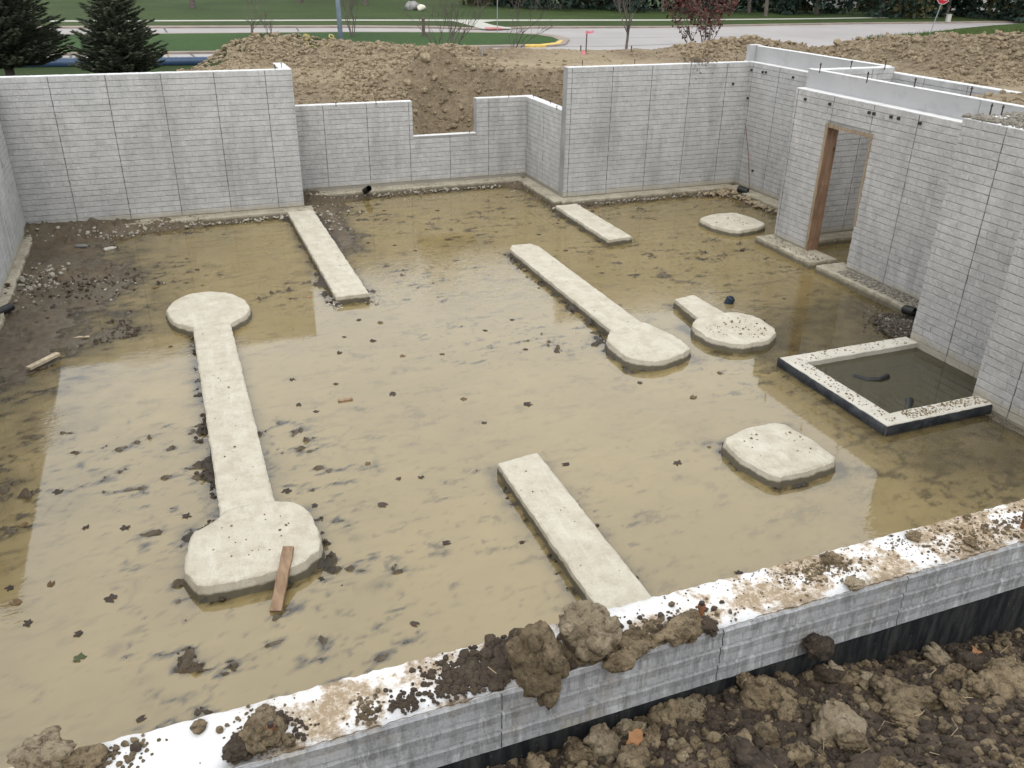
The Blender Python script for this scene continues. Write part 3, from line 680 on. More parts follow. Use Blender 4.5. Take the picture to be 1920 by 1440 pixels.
def floor_depth(X, Y):
    """height of the mud above/below water level, metres (negative = under water)"""
    base = -0.085 + 0.018*fbm(X*0.5, Y*0.5, 2, 3)
    up = np.zeros_like(X)
    # silted corner at the left
    up += 0.080*sstep(0.9, -2.1, X)*sstep(9.2, 13.0, Y)*(0.9+0.4*fbm(X*0.9, Y*0.9, 5, 3))
    up += 0.046*sstep(-0.8, -2.4, X)*sstep(6.0, 8.5, Y)
    up += 0.075*np.exp(-((X+1.55)/0.75)**2-((Y-14.0)/0.8)**2) + 0.055*np.exp(-((X+0.9)/0.35)**2-((Y-12.1)/0.4)**2)
    lm = sstep(0.6, -0.8, X)*sstep(6.5, 9.0, Y); up += lm*(0.030*fbm(X*2.3, Y*2.6, 33, 4) + 0.022*fbm(X*7, Y*8, 34, 3))
    # wall feet
    def near(v, d): return np.exp(-(np.clip(v, 0, 9)/d)**2)
    up += 0.095*near(17.2-Y, 0.35)*(X < 2.6)*sstep(2.4, -1.5, X) + 0.06*near(17.2-Y, 0.25)*(X < 2.6)
    up += 0.085*near(18.3-Y, 0.35)*(X > 2.3)*(X < 7.6)
    up += 0.105*near(np.abs(X-2.75), 0.35)*sstep(13.5, 15.6, Y)
    up += 0.07*near(7.35-X, 0.3)*(Y > 16.2)*(X < 7.6)
    up += 0.075*near(16.15-Y, 0.25)*(X > 7.6)
    up += 0.095*near(11.65-X, 0.35)*(Y > 12.7)
    # gravelly shelf round the pit
    g = sstep(6.3, 8.2, X)*sstep(12.5, 9.6, Y)*sstep(7.7, 8.3, Y); up += 0.03*g + 0.05*near(9.85-X, 0.35)*sstep(9.6, 8.3, Y)*(Y > 8)
    up += 0.048*sstep(6.1, 7.0, X)*sstep(4.2, 5.6, Y)*sstep(10.6, 9.0, Y)
    up += 0.115*np.exp(-((X-9.45)/0.42)**2-((Y-8.5)/0.42)**2)
    up += 0.03*near(8.5-X, 0.5)*sstep(7.0, 5.9, Y) + 0.02*near(8.5-X, 2.2)*(Y < 7.8)
    # small heaps
    for (hx, hy, s, h) in HEAPS: up += 0.66*h*np.exp(-((X-hx)/s)**2-((Y-hy)/(s*0.8))**2)*(0.8+0.8*np.clip(fbm(X*9, Y*9, 3, 3), -1, 1))
    n = 0.014*fbm(X*3.2, Y*5.5, 8, 4) + 0.012*np.clip(fbm(X*9, Y*14, 4, 3)-0.12, 0, 1)*2.2
    # footprints / drag marks
    s = fbm(X*1.7+5, Y*2.4, 9, 3); q = 1-np.clip(np.abs(s)/0.055, 0, 1); n += 0.034*q*sstep(0.1, 0.5, fbm(X*0.6, Y*0.6, 12, 2)+0.25)
    n = n + (0.085*sstep(0.10, 0.45, fbm(X*4.2, Y*8.5, 14, 6, 0.68)) + 0.05*sstep(0.22, 0.5, fbm(X*9, Y*16, 24, 4, 0.6)))*(0.35+0.65*sstep(-0.16, 0.2, fbm(X*0.55, Y*0.7, 15, 2)))
    n = n + 0.085*strip_near(X, Y)*(0.72+0.9*fbm(X*8, Y*8, 21, 3))
    hz_ = base+up+n; cap_ = -0.016+0.10*np.exp(-((X-9.5)/0.32)**2-((Y-8.45)/0.35)**2)+0.035*near(np.abs(8.5-X), 0.13)*(Y < 6.2)+0.012*fbm(X*7, Y*7, 41, 3)
    n = n + np.where((X > 5.9) & (Y < 11.5), np.minimum(hz_, cap_)-hz_, 0)
    n = n - 0.22*sstep(7.0, 7.2, X)*sstep(8.06, 7.9, Y)*sstep(6.25, 6.45, Y)*(X < 9.1)
    return base+up+n
def P0(x, y, z=ZWAT): p = at(x, y, z=z); return (p.x, p.y)
HEAPS = [(*P0(360, 1240), 0.13, 0.095), (*P0(708, 1098), 0.10, 0.12), (*P0(672, 1008), 0.09, 0.07), (*P0(668, 1060), 0.09, 0.085), (*P0(270, 1280), 0.12, 0.04),
         (*P0(1300, 810), 0.3, 0.05), (*P0(220, 590), 0.22, 0.07), (*P0(110, 925), 0.08, 0.05), (*P0(150, 510), 0.5, 0.05), (*P0(600, 530), 0.25, 0.06),
         (*P0(455, 990), 0.12, 0.06), (*P0(1420, 660), 0.3, 0.05), (*P0(1180, 700), 0.25, 0.04), (*P0(850, 455), 0.35, 0.06), (*P0(900, 455), 0.3, 0.06)]
gx = np.arange(-2.72, 12.2, 0.033); gy = np.concatenate([np.arange(2.25, 10, 0.03), np.arange(10, 18.75, 0.045)])
XX, YY = np.meshgrid(gx, gy, indexing='ij'); HH = floor_depth(XX, YY)
def mat_mud():
    t = NT('basement_mud', 0.9, 0.3)
    at_ = t.n('ShaderNodeAttribute'); at_.attribute_name = 'gravelly'; gr = at_.outputs['Fac']
    c = t.mix(t.rng(t.noise(1.2, 5, 0.65), 0.35, 0.65), (0.085, 0.064, 0.040), (0.145, 0.112, 0.072))
    c = t.mix(t.rng(t.noise(9, 6, 0.75), 0.48, 0.66, 0, 0.8), c, (0.065, 0.048, 0.032))
    vd = t.voro(38); gcol = t.mix(t.rng(t.noise(55, 4, 0.8), 0.42, 0.62), (0.04, 0.033, 0.024), (0.20, 0.17, 0.12))
    silt = t.mix(t.rng(t.noise(2.5, 5, 0.7), 0.35, 0.65), (0.20, 0.15, 0.082), (0.25, 0.19, 0.105))
    hz = t.math('ADD', t.z(), t.math('MULTIPLY', t.math('SUBTRACT', t.noise(14, 5, 0.75), 0.5), 0.055))
    c = t.mix(t.rng(hz, -0.192, -0.172, 1.0, 0.0, True), c, silt)
    dk = t.n('ShaderNodeAttribute'); dk.attribute_name = 'scour'
    c = t.mix(t.rng(t.math('ADD', dk.outputs['Fac'], t.math('MULTIPLY', t.math('SUBTRACT', t.noise(12, 5, 0.8), 0.5), 0.7)), 0.35, 0.6, 0, 0.85, True), c, (0.05, 0.043, 0.034))
    c = t.mix(gr, c, gcol)
    t.color(c); t.rough(t.rng(t.z(), -0.13, -0.07, 0.22, 0.72)); t.bump(t.noise(45, 6, 0.75), 0.7, 0.02); return t.m
M['mud'] = mat_mud()
me = mk_np('basement_floor', np.stack([XX, YY, HH+ZWAT], -1).reshape(-1, 3), grid_faces(len(gx), len(gy)), M['mud'])
gvl = np.clip(sstep(6.4, 8.0, XX)*sstep(12.0, 10.0, YY) + sstep(7.6, 8.6, XX)*sstep(13, 8, YY), 0, 1)*sstep(-0.3, 0.2, fbm(XX*1.2, YY*1.2, 3, 3)+0.15)
gvl = np.maximum(gvl, 0.9*sstep(6.0, 7.0, XX)*sstep(4.0, 5.6, YY)*sstep(10.8, 9.0, YY)*sstep(-0.35, 0.05, fbm(XX*1.6, YY*1.6, 13, 3)+0.1))
gvl = np.maximum(gvl, 0.6*sstep(0.3, -1.5, XX)*sstep(10, 12.5, YY)*sstep(0.0, 0.3, fbm(XX*2, YY*2, 6, 3)))
a = me.attributes.new('gravelly', 'FLOAT', 'POINT'); a.data.foreach_set('value', gvl.astype(np.float32).ravel())
a = me.attributes.new('scour', 'FLOAT', 'POINT'); a.data.foreach_set('value', strip_near(XX, YY).astype(np.float32).ravel())
tag(link('basement_floor', me), kind='structure')

_fx = np.arange(-2.8, 12.3, .05); _fy = np.arange(2.2, 18.8, .05); _FH = floor_depth(*np.meshgrid(_fx, _fy, indexing='ij'))
def fz(x, y): return float(_FH[min(max(int((x+2.8)/.05+.5), 0), len(_fx)-1), min(max(int((y-2.2)/.05+.5), 0), len(_fy)-1)])+ZWAT
def mat_water(name, mudc, tmax, kd):
    t = NT(name); t.t.nodes.remove(t.b)
    at_ = t.n('ShaderNodeAttribute'); at_.attribute_name = 'depth'
    df = t.n('ShaderNodeBsdfDiffuse'); tr = t.n('ShaderNodeBsdfTransparent')
    n = t.noise(0.7, 4, 0.6)
    t.l(t.mix(t.rng(n, 0.3, 0.7), tuple(v*0.93 for v in mudc), tuple(v*1.06 for v in mudc)), df.inputs[0])
    tr.inputs[0].default_value = (0.86, 0.84, 0.76, 1)
    tur = t.math('MULTIPLY', t.math('SUBTRACT', 1.0, t.math('EXPONENT', t.math('MULTIPLY', at_.outputs['Fac'], -kd))), tmax)
    m1 = t.n('ShaderNodeMixShader'); t.l(tur, m1.inputs[0]); t.l(tr.outputs[0], m1.inputs[1]); t.l(df.outputs[0], m1.inputs[2])
    gl = t.n('ShaderNodeBsdfGlossy'); gl.inputs['Roughness'].default_value = 0.015
    fr = t.n('ShaderNodeFresnel'); fr.inputs['IOR'].default_value = 1.92
    # wind ripples: fine, only in patches
    pc = t.xyz(); dx = t.math('SUBTRACT', pc[0], 4.3); dy = t.math('SUBTRACT', pc[1], 12.6)
    wind = t.rng(t.math('ADD', t.math('MULTIPLY', dx, dx), t.math('MULTIPLY', dy, dy)), 0.5, 7.5, 1.0, 0.0, True)
    patch = t.math('MAXIMUM', t.rng(t.noise(0.42, 2, 0.5), 0.50, 0.62, 0.06, 0.8, True), wind)
    rip = t.noise(7.5, 2, 0.5, t.scaled(t.pos, (1.2, 3.4, 1)), 0.6)
    bp = t.n('ShaderNodeBump'); bp.inputs['Distance'].default_value = 0.006; t.l(t.math('MULTIPLY', patch, 0.55), bp.inputs['Strength']); t.l(rip, bp.inputs['Height'])
    t.l(bp.outputs[0], gl.inputs['Normal']); t.l(bp.outputs[0], fr.inputs['Normal'])
    m2 = t.n('ShaderNodeMixShader'); t.l(fr.outputs[0], m2.inputs[0]); t.l(m1.outputs[0], m2.inputs[1]); t.l(gl.outputs[0], m2.inputs[2])
    t.l(m2.outputs[0], t.o.inputs[0]); return t.m
M['water'] = mat_water('muddy_water', (0.318, 0.240, 0.105), 0.96, 19)
M['pitwater'] = mat_water('dark_pit_water', (0.085, 0.075, 0.04), 0.85, 9)
wx = axis([(-2.72, 6.95, 0.036), (6.95, 9.02, 0.036), (9.02, 12.15, 0.05)]); wy = axis([(2.25, 6.2, 0.03), (6.2, 8.1, 0.03), (8.1, 12, 0.036), (12, 18.7, 0.05)])
WX, WY = np.meshgrid(wx, wy, indexing='ij'); dep = np.clip(-floor_depth(WX, WY), 0, 1)
cxm = (wx[:-1]+wx[1:])/2; cym = (wy[:-1]+wy[1:])/2; CX, CY = np.meshgrid(cxm, cym, indexing='ij')
mask = ~((CX > 6.95) & (CX < 9.02) & (CY > 6.2) & (CY < 8.1))
me = mk_np('flood_water', np.stack([WX, WY, np.full_like(WX, ZWAT)], -1).reshape(-1, 3), grid_faces(len(wx), len(wy), mask), M['water'])
a = me.attributes.new('depth', 'FLOAT', 'POINT'); a.data.foreach_set('value', dep.astype(np.float32).ravel())
tag(link('flood_water', me), kind='structure')
me = mk('pit_water', [(7.1, 6.3, -.075), (9.03, 6.3, -.075), (9.03, 8.0, -.075), (7.1, 8.0, -.075)], [(0, 1, 2, 3)], M['pitwater'])
a = me.attributes.new('depth', 'FLOAT', 'POINT'); a.data.foreach_set('value', [0.12]*4)
tag(link('pit_water', me), kind='structure')

# ------------------------------------------------------------------ terrain
CY_, SY_ = math.cos(R_(CAM_YAW)), math.sin(R_(CAM_YAW))
def UD(X, Y): return X*CY_-Y*SY_, X*SY_+Y*CY_
def XYof(U, D): return U*CY_+D*SY_, -U*SY_+D*CY_
ZLAWN, ZROAD = -0.48, -0.60
def ridge(U, D, pts, sig):
    r = np.zeros_like(U)
    best = np.full_like(U, 1e9); hh = np.zeros_like(U); ss = np.ones_like(U)
    for (u0, d0, h0), (u1, d1, h1) in zip(pts, pts[1:]):
        L2 = (u1-u0)**2+(d1-d0)**2; t = np.clip(((U-u0)*(u1-u0)+(D-d0)*(d1-d0))/L2, 0, 1)
        dd = np.hypot(U-u0-t*(u1-u0), D-d0-t*(d1-d0)); h = h0+t*(h1-h0)
        m = dd < best; best = np.where(m, dd, best); hh = np.where(m, h, hh)
    return hh*np.exp(-(best/sig)**2)
def ground_h(X, Y, fine=True):
    U, D = UD(X, Y)
    slope = 2.05-(D-19)*0.125
    left = np.maximum(slope, ZLAWN)
    plat = 2.12 + 0.0*U; far = np.maximum(2.12-(D-27)*0.17, ZLAWN); mid = np.where(D > 27, far, plat)
    right = np.minimum(2.74-0.1*(np.clip(D, 10, 40)-14.5), 2.78); right = np.maximum(np.where(D > 24, right-(D-24)*0.12, right), ZLAWN)
    z = left + (mid-left)*sstep(-9.5, -6.5, U); z = z + (right-z)*sstep(5.5, 9.0, U)
    # earlier excavation behind the bay
    hl = 1.45 + (D-20)*0.14
    zl = np.minimum(hl, z); edge = 21.55 + 0.18*fbm(X*0.9, Y*0.9, 4, 3)
    bank = 0.55 + 1.6*sstep(edge-0.75, edge+0.05, D) + 0.35*sstep(18.8, 21, D)*0.2
    zr = np.minimum(bank, z); k = sstep(-2.7, -1.9, U)
    zh = zl + (zr-zl)*k
    win = sstep(2.0, 2.6, X)*sstep(9.4, 8.4, X)*(Y > 16.4)*sstep(26, 24.5, D)
    z = z + (np.minimum(zh, z)-z)*win
    # mounds
    nz = fbm(X*0.8, Y*0.8, 3, 4)
    z = z + ridge(U, D, [(-8.8, 26.5, 0.05), (-7.8, 26, 0.36), (-6.4, 26, 0.08), (-4.8, 26, -0.05), (-3.4, 26, -0.12), (-1.8, 25.6, -0.22)], 1.9)*(1+0.35*nz)
    z = z + ridge(U, D, [(4.9, 26.4, 0.0), (6.0, 26.8, 0.16), (7.1, 27, 0.66), (8.9, 26.6, 0.85), (10.0, 25.2, 0.95), (11.2, 22.8, 0.80), (12.3, 20.8, 0.85), (14.3, 18.5, 1.05), (20, 14, 1.0)], 1.75)*(1+0.22*nz)
    z = z + 0.55*np.exp(-((U+2.15)/0.75)**2-((D-21.6)/0.95)**2) + 0.35*np.exp(-((U+3.4)/1.0)**2-((D-22.5)/1.2)**2)
    # dirt piled over the wall at the right
    z = z + 0.30*np.exp(-((X-12.3)/1.3)**2-((Y-8.9)/1.1)**2)
    if fine:
        rough = np.clip(sstep(0.05, 0.5, z-np.where(D > 24, plat-0.0, z-0.2)), 0.25, 1)
        z = z + (0.07*fbm(X*1.6, Y*1.6, 1, 4) + 0.05*np.abs(fbm(X*4.5, Y*4.5, 2, 4)))*np.where(D < 34, 1, 0)
        z = z + ridge(U, D, [(-8, 26, 1), (-2, 25.8, 1)], 2.5)*(0.13*(1-2*np.abs(fbm(X*2.2, Y*2.2, 6, 4)))+0.11*(1-2*np.abs(fbm(X*5, Y*5, 9, 4, .65))))
        z = z + ridge(U, D, [(6.2, 26.6, 1), (8.8, 26.8, 1), (11.2, 22.8, 1), (14.3, 18.5, 1)], 2.2)*(0.14*(1-2*np.abs(fbm(X*2.2, Y*2.2, 6, 4)))+0.11*(1-2*np.abs(fbm(X*5, Y*5, 9, 4, .65))))
    # flat grade beside and in front of the house
    lf = (X < -2.76)*sstep(11.2, 9.2, Y); z = z + (0.62-z)*lf*sstep(16, 13, -X+0)
    z = np.where((X > -2.76) & (X <= 12.0) & (Y < 16), np.where(Y > 2.2, 2.84, z), z)
    fr = sstep(2.9, 1.9, Y); z = z + ((1.55+0.30*np.clip(2.0-Y, 0, 4))-z)*fr*(X > -60)*(X < 60)*sstep(-9, 0, Y+0)
    z = np.where(D > 46.8, np.maximum(-0.66, np.minimum(z, ZLAWN-(D-46.8)*0.12)), z)
    z = np.where(Y < -9, 2.0, z)
    return z
def inside(x, y):
    r = np.zeros(x.shape, bool)
    r |= (x > -2.76) & (x < 2.26) & (y > 2.18) & (y < 17.556)
    r |= (x >= 2.26) & (x < 7.727) & (y > 2.18) & (y < 18.706)
    r |= (x >= 7.727) & (x < 8.60) & (y > 2.18) & (y < 16.554)
    r |= (x >= 8.60) & (x < 9.12) & (y > 6.37) & (y < 16.554)
    r |= (x >= 9.12) & (x < 10.45) & (y > 7.92) & (y < 16.554)
    r |= (x >= 10.45) & (x < 12.16) & (y > 9.9) & (y < 16.554)
    return r
tx = axis([(-400, -60, 34), (-60, -14, 2.3), (-14, -2.76, 0.25), (-2.76, 2.26, 0.1), (2.26, 7.727, 0.08), (7.727, 8.6, 0.09), (8.6, 9.12, 0.1), (9.12, 10.45, 0.1), (10.45, 12.16, 0.09), (12.16, 22, 0.09), (22, 30, 0.2), (30, 80, 1.2), (80, 500, 35)])
ty = axis([(-120, -10, 10), (-10, 2.18, 0.4), (2.18, 6.37, 0.35), (6.37, 7.92, 0.12), (7.92, 9.9, 0.09), (9.9, 16.554, 0.09), (16.554, 17.556, 0.08), (17.556, 18.706, 0.08), (18.706, 28, 0.075), (28, 34, 0.2), (34, 60, 0.6), (60, 110, 3), (110, 560, 40)])
TX, TY = np.meshgrid(tx, ty, indexing='ij'); TZ = ground_h(TX, TY)
mxx, mxy = np.meshgrid((tx[:-1]+tx[1:])/2, (ty[:-1]+ty[1:])/2, indexing='ij')
me = mk_np('ground', np.stack([TX, TY, TZ], -1).reshape(-1, 3), grid_faces(len(tx), len(ty), ~inside(mxx, mxy)), M['dirt'])
def mat_ground():
    t = NT('graded_ground', 0.95, 0.15)
    A = t.n('ShaderNodeAttribute'); A.attribute_name = 'grass'; B = t.n('ShaderNodeAttribute'); B.attribute_name = 'tan'
    a_, b_, c3 = (0.215, 0.165, 0.105), (0.36, 0.285, 0.19), (0.12, 0.088, 0.056)
    c = t.mix(t.rng(t.noise(1.3, 5, 0.7), 0.34, 0.64), a_, b_)
    c = t.mix(t.rng(t.noise(6.5, 6, 0.8), 0.46, 0.62, 0, 0.85), c, c3)
    c = t.mix(t.rng(t.noise(20, 5, 0.8), 0.50, 0.66, 0, 0.55), c, (0.46, 0.375, 0.26))
    tn = t.mix(t.rng(t.noise(1.0, 5, 0.7, t.scaled(t.pos, (0.6, 1.8, 1))), 0.34, 0.66), (0.33, 0.255, 0.165), (0.46, 0.37, 0.25))
    tn = t.mix(t.rng(t.noise(9, 6, 0.8), 0.50, 0.68, 0, 0.7), tn, (0.20, 0.15, 0.095))
    c = t.mix(B.outputs['Fac'], c, tn)
    g = t.mix(t.rng(t.noise(0.35, 5, 0.6), 0.35, 0.65), (0.028, 0.046, 0.013), (0.042, 0.064, 0.018))
    g = t.mix(t.rng(t.noise(5, 5, 0.8), 0.5, 0.7, 0, 0.5), g, (0.07, 0.09, 0.03))
    c = t.mix(A.outputs['Fac'], c, g); t.color(c)
    t.bump(t.math('ADD', t.noise(9, 6, 0.8), t.math('MULTIPLY', t.noise(40, 4, 0.7), 0.4)), 0.9, 0.10); return t.m
M['ground'] = mat_ground(); me.materials.clear(); me.materials.append(M['ground'])
U_, D_ = UD(TX, TY); nn = 0.6*fbm(TX*0.6, TY*0.6, 4, 4)
grass = np.where(U_ < -5.5, sstep(24.0, 26.0, D_+nn*1.6+np.clip(-7.2-U_, 0, 4)*8.0), sstep(33, 36, D_+nn)); grass = np.maximum(grass, sstep(30, 33, D_+nn)*sstep(9, 12, U_))
tanm = sstep(0.35, 0.0, ridge(U_, D_, [(-8, 26, 1), (-2, 25.8, 1)], 2.0) + ridge(U_, D_, [(5, 26.6, 1), (8.8, 26.8, 1), (11.2, 22.8, 1), (14.3, 18.5, 1), (20, 14, 1)], 2.1))
tanm = tanm*np.where((D_ < 21.8) & (TX > 2.4) & (TX < 9), 0.15, 1)*sstep(-0.5, 0.1, nn+0.35)
for nm, arr in (('grass', grass), ('tan', tanm)):
    a = me.attributes.new(nm, 'FLOAT', 'POINT'); a.data.foreach_set('value', np.clip(arr, 0, 1).astype(np.float32).ravel())
tag(link('ground', me), kind='structure')
def gz(x, y): return float(ground_h(np.array([float(x)]), np.array([float(y)]))[0])

# clods lying on the banks and mounds
rnd = random.Random(5)
P = []; S = []
def addclods(n, u0, u1, d0, d1, smin, smax, test=None):
    us = np.array([rnd.uniform(u0, u1) for _ in range(n)]); ds = np.array([rnd.uniform(d0, d1) for _ in range(n)])
    xs, ys = XYof(us, ds); zs = ground_h(xs, ys); ins = inside(xs, ys)
    for x, y, z, i in zip(xs, ys, zs, ins):
        if i or (test and not test(x, y)) or fbm(x*0.7, y*0.7, 11, 3) < -0.05 and rnd.random() < 0.75: continue
        s = smin*(smax/smin)**(rnd.random()**2.6); P.append((x, y, z+s*0.2)); S.append(s)
addclods(9000, -9, -1.2, 23.2, 27.5, 0.018, 0.085)
addclods(5600, -4.2, -0.6, 19.6, 23.5, 0.018, 0.085)
addclods(2600, -0.8, 4.2, 20.0, 22.4, 0.016, 0.07)
addclods(10000, 4.6, 11.5, 22.5, 28, 0.018, 0.085)
addclods(9000, 9.5, 16, 16.5, 23.5, 0.018, 0.085)
addclods(600, 9, 13, 12.5, 16, 0.02, 0.07)
addclods(500, -2, 12, 22.5, 26.5, 0.02, 0.07)
addclods(3600, -9.5, -3.5, 17.5, 24.5, 0.014, 0.07)
addclods(1500, 5, 9.5, 10.0, 14.0, 0.016, 0.08, lambda x, y: x > 10.5 and y < 9.9 or (x > 12.2 and y < 11))
me = scatter('soil_clods', CL1+CL2[:2], P, S, M['bankclod'], rnd)
tag(link('soil_clods', me), 'loose clay clods strewn over the dirt mounds and banks', 'dirt clods', kind='stuff')
# a few larger boulders of clay one can pick out
def clod_obj(name, label, p, r, seed, mat, sub=3, cat='clod', group=None, sc=(1, 1, 1), rz=None, rough=0.38, flat=0.75):
    v, f = (crumbly(4, seed, rough*.85, flat, 34) if sub > 3 else clod_arrays(sub, seed, rough, flat)); v = v*r*np.array(sc)
    o = link(name, mk_np(name, v, f, mat, True)); o.location = p; o.rotation_euler = (0, 0, rz if rz is not None else seed*1.3)
    return tag(o, label, cat, group)
for i, (x, y, D, r, lab) in enumerate([(800, 162, 21.3, .13, 'pale clay lump on the rubble heap behind the window notch'), (765, 172, 21.0, .09, 'pale clay lump left of the biggest one on the rubble heap'),
        (668, 110, 25.0, .09, 'pale clay lump on the front slope of the left mound'), (1575, 62, 25.5, .11, 'pale clay lump on the crest of the right mound'),
        (850, 118, 23.2, .12, 'dark overhanging clay lump at the top of the rubble heap')]):
    pt = at(x, y, z=2.0); d = pt-CAMV; u, dd = UD(pt.x, pt.y); k = D/dd; X0, Y0 = pt.x*k, pt.y*k
    clod_obj('clay_lump', lab, (X0, Y0, gz(X0, Y0)+r*0.4), r, 60+i, M['clod_pale' if i < 4 else 'clod'])

# gravel and dirt spilling over the wall behind the pit
P = []; S = []
for _ in range(2600):
    x = rnd.uniform(9.2, 10.4) if rnd.random() < .72 else rnd.uniform(9.02, 9.25); y = rnd.uniform(4.5, 8.05)
    z = 2.85 + 0.07*math.sin((x-9.2)/1.2*math.pi)
    if x < 9.25: z = 2.925
    s = rnd.uniform(0.012, 0.035); P.append((x, y, z+s*0.3)); S.append(s)
tag(link('wall_top_gravel', scatter('wall_top_gravel', CL1, P, S, M['gravel'], rnd)), 'pale gravel heaped behind and on top of the right-hand wall', 'gravel', kind='stuff')

# ------------------------------------------------------------------ streets, lawns
def poly_slab(name, px, z0, z1, mat, kind='structure'):
    pts = [at(x, y, z=z1) for x, y in px]; n = len(pts)
    v = [(p.x, p.y, z1) for p in pts] + [(p.x, p.y, z0) for p in pts]
    f = [tuple(range(n))] + [(i, (i+1) % n, n+(i+1) % n, n+i) for i in range(n)]
    bm = bmesh.new(); bv = [bm.verts.new(p) for p in v]
    for q in f: bm.faces.new([bv[i] for i in q])
    bmesh.ops.triangulate(bm, faces=[bm.faces[:][0]]); bmesh.ops.recalc_face_normals(bm, faces=bm.faces[:])
    me = bpy.data.meshes.new(name); bm.to_mesh(me); bm.free(); me.materials.append(mat); o = link(name, me); o['kind'] = kind; return o
def mat_road():
    t = NT('street_concrete', 0.85)
    c = t.mix(t.rng(t.noise(0.15, 5, 0.6), 0.35, 0.65), (0.29, 0.268, 0.258), (0.345, 0.322, 0.31))
    c = t.mix(t.rng(t.noise(1.2, 5, 0.7), 0.55, 0.7, 0, 0.3), c, (0.29, 0.27, 0.255)); t.color(c); return t.m
M['road'] = mat_road()
def mat_grass(name, a_, b_):
    t = NT(name, 0.9, 0.15)
    g = t.mix(t.rng(t.noise(0.12, 5, 0.65), 0.35, 0.65), a_, b_)
    g = t.mix(t.rng(t.noise(2.5, 6, 0.8), 0.48, 0.7, 0, 0.55), g, (0.075, 0.095, 0.035))
    vd = t.voro(0.9); g = t.mix(t.rng(vd.outputs['Distance'], 0.04, 0.10, 0.6, 0), g, (0.20, 0.15, 0.08))
    t.color(g); t.bump(t.noise(12, 4, 0.8), 0.8, 0.05); return t.m
M['lawn'] = mat_grass('mown_lawn', (0.030, 0.049, 0.013), (0.046, 0.072, 0.019))
M['median'] = mat_grass('median_lawn', (0.025, 0.056, 0.014), (0.038, 0.080, 0.019))
M['kerb'] = mat_plain('kerb_concrete', (0.25, 0.205, 0.17), 0.85, 0.2, 1.2)
M['walk'] = mat_plain('sidewalk_concrete', (0.42, 0.41, 0.36), 0.85, 0.08, 1.5)
rp = [XYof(u, d) for u, d in ((-90, 47.5), (190, 47.5), (190, 140), (-90, 140))]
o = link('street', mk('street', [(x, y, ZROAD) for x, y in rp], [(0, 1, 2, 3)], M['road'])); o['kind'] = 'structure'
MED = [(-300, 69), (90, 65), (640, 60), (850, 60.5), (950, 61.5), (1005, 64.5), (1035, 69), (1047, 74), (1040, 79), (1015, 82), (950, 83), (800, 85.5), (440, 94), (90, 98), (-300, 104)]
def grow(px, a):
    cx = sum(p[0] for p in px)/len(px); cy = sum(p[1] for p in px)/len(px)
    return [(x + (8*a if x > cx else -8*a)*(1 if x > 1000 else 0), y + (a if y > cy else -0.45*a)) for x, y in px]
poly_slab('median_kerb', grow(MED, 2.6), ZROAD-.02, ZLAWN-0.012, M['kerb'])
poly_slab('median_lawn', MED, ZROAD, ZLAWN, M['median'])
FAR = [(-400, 55), (90, 51), (640, 49.6), (820, 51), (870, 53.2), (890, 53.6), (960, 52.5), (1000, 51.2), (1240, 50), (1440, 46), (1600, 43.5), (1760, 42), (1920, 40), (2500, 30)]
BACK = [(2600, -46), (-500, -46)]
poly_slab('far_kerb', FAR+BACK, ZROAD-.02, ZLAWN-0.02, M['kerb'])
poly_slab('far_lawn', [(x, y-3.2+(1.2 if x > 1000 else 0)) for x, y in FAR]+BACK, ZROAD, ZLAWN, M['lawn'])
poly_slab('sidewalk', [(-400, 42), (65, 38.4), (640, 36.6), (960, 36.6), (1240, 36.4), (1500, 34.3), (1640, 32.4), (1760, 31), (1760, 32), (1640, 33.6), (1500, 35.8), (1240, 38.4), (960, 38.8), (640, 38.4), (65, 40.4), (-400, 44)], ZLAWN-.05, ZLAWN+0.02, M['walk'])
poly_slab('sidewalk', [(845, 38.2), (935, 38.2), (905, 41.5), (925, 47), (962, 52.6), (905, 53.4), (880, 47), (862, 42)], ZLAWN-.05, ZLAWN+0.016, M['walk'])
M['pinkpad'] = mat_plain('faded_red_paving', (0.42, 0.17, 0.16), 0.9, 0.15, 3)
poly_slab('ramp_pad', [(908, 51.2), (938, 51.0), (944, 53.4), (912, 53.8)], ZLAWN-.04, ZLAWN+0.022, M['pinkpad'])
M['yellow'] = mat_plain('worn_yellow_paint', (0.60, 0.40, 0.10), 0.8, 0.25, 3)
poly_slab('yellow_kerb_paint', [(1012, 82.6), (1042, 79.4), (1050, 75), (1056, 75), (1049, 81.5), (1020, 85.0), (985, 85.3), (985, 83.0)], ZROAD, ZLAWN-0.004, M['yellow'])
poly_slab('rough_verge', [(1540, 98), (1600, 78), (1660, 69), (1740, 61), (1800, 53), (1860, 47.5), (1925, 43), (2600, 25), (2800, 90), (1900, 130)], ZROAD-.02, ZLAWN+.02, M['lawn'])
# expansion joints / tar lines on the street
M['tarline'] = mat_plain('tar_line', (0.10, 0.095, 0.09), 0.8)
def tarline(label, px, wd=0.07):
    b = MB(); pts = [at(x, y, z=ZROAD+0.006) for x, y in px]
    v = []; f = []
    for i, p in enumerate(pts):
        d = (pts[min(i+1, len(pts)-1)]-pts[max(0, i-1)]); n = Vector((-d.y, d.x, 0)).normalized()*wd/2; v += [tuple(p+n), tuple(p-n)]
    f = [(2*i, 2*i+1, 2*i+3, 2*i+2) for i in range(len(pts)-1)]
    o = link('street_joint', mk('street_joint', v, f, M['tarline'])); o['kind'] = 'structure'
tarline('', [(352, 98), (360, 103), (372, 113)], .14); tarline('', [(307, 52), (313, 61)], .14); tarline('', [(132, 99), (133, 106), (130, 116)], .14)
tarline('', [(960, 87.5), (1150, 86.5), (1400, 78)], .16); tarline('', [(1000, 71), (1120, 71), (1400, 68)], .08); tarline('', [(556, 52), (560, 59)], .12)

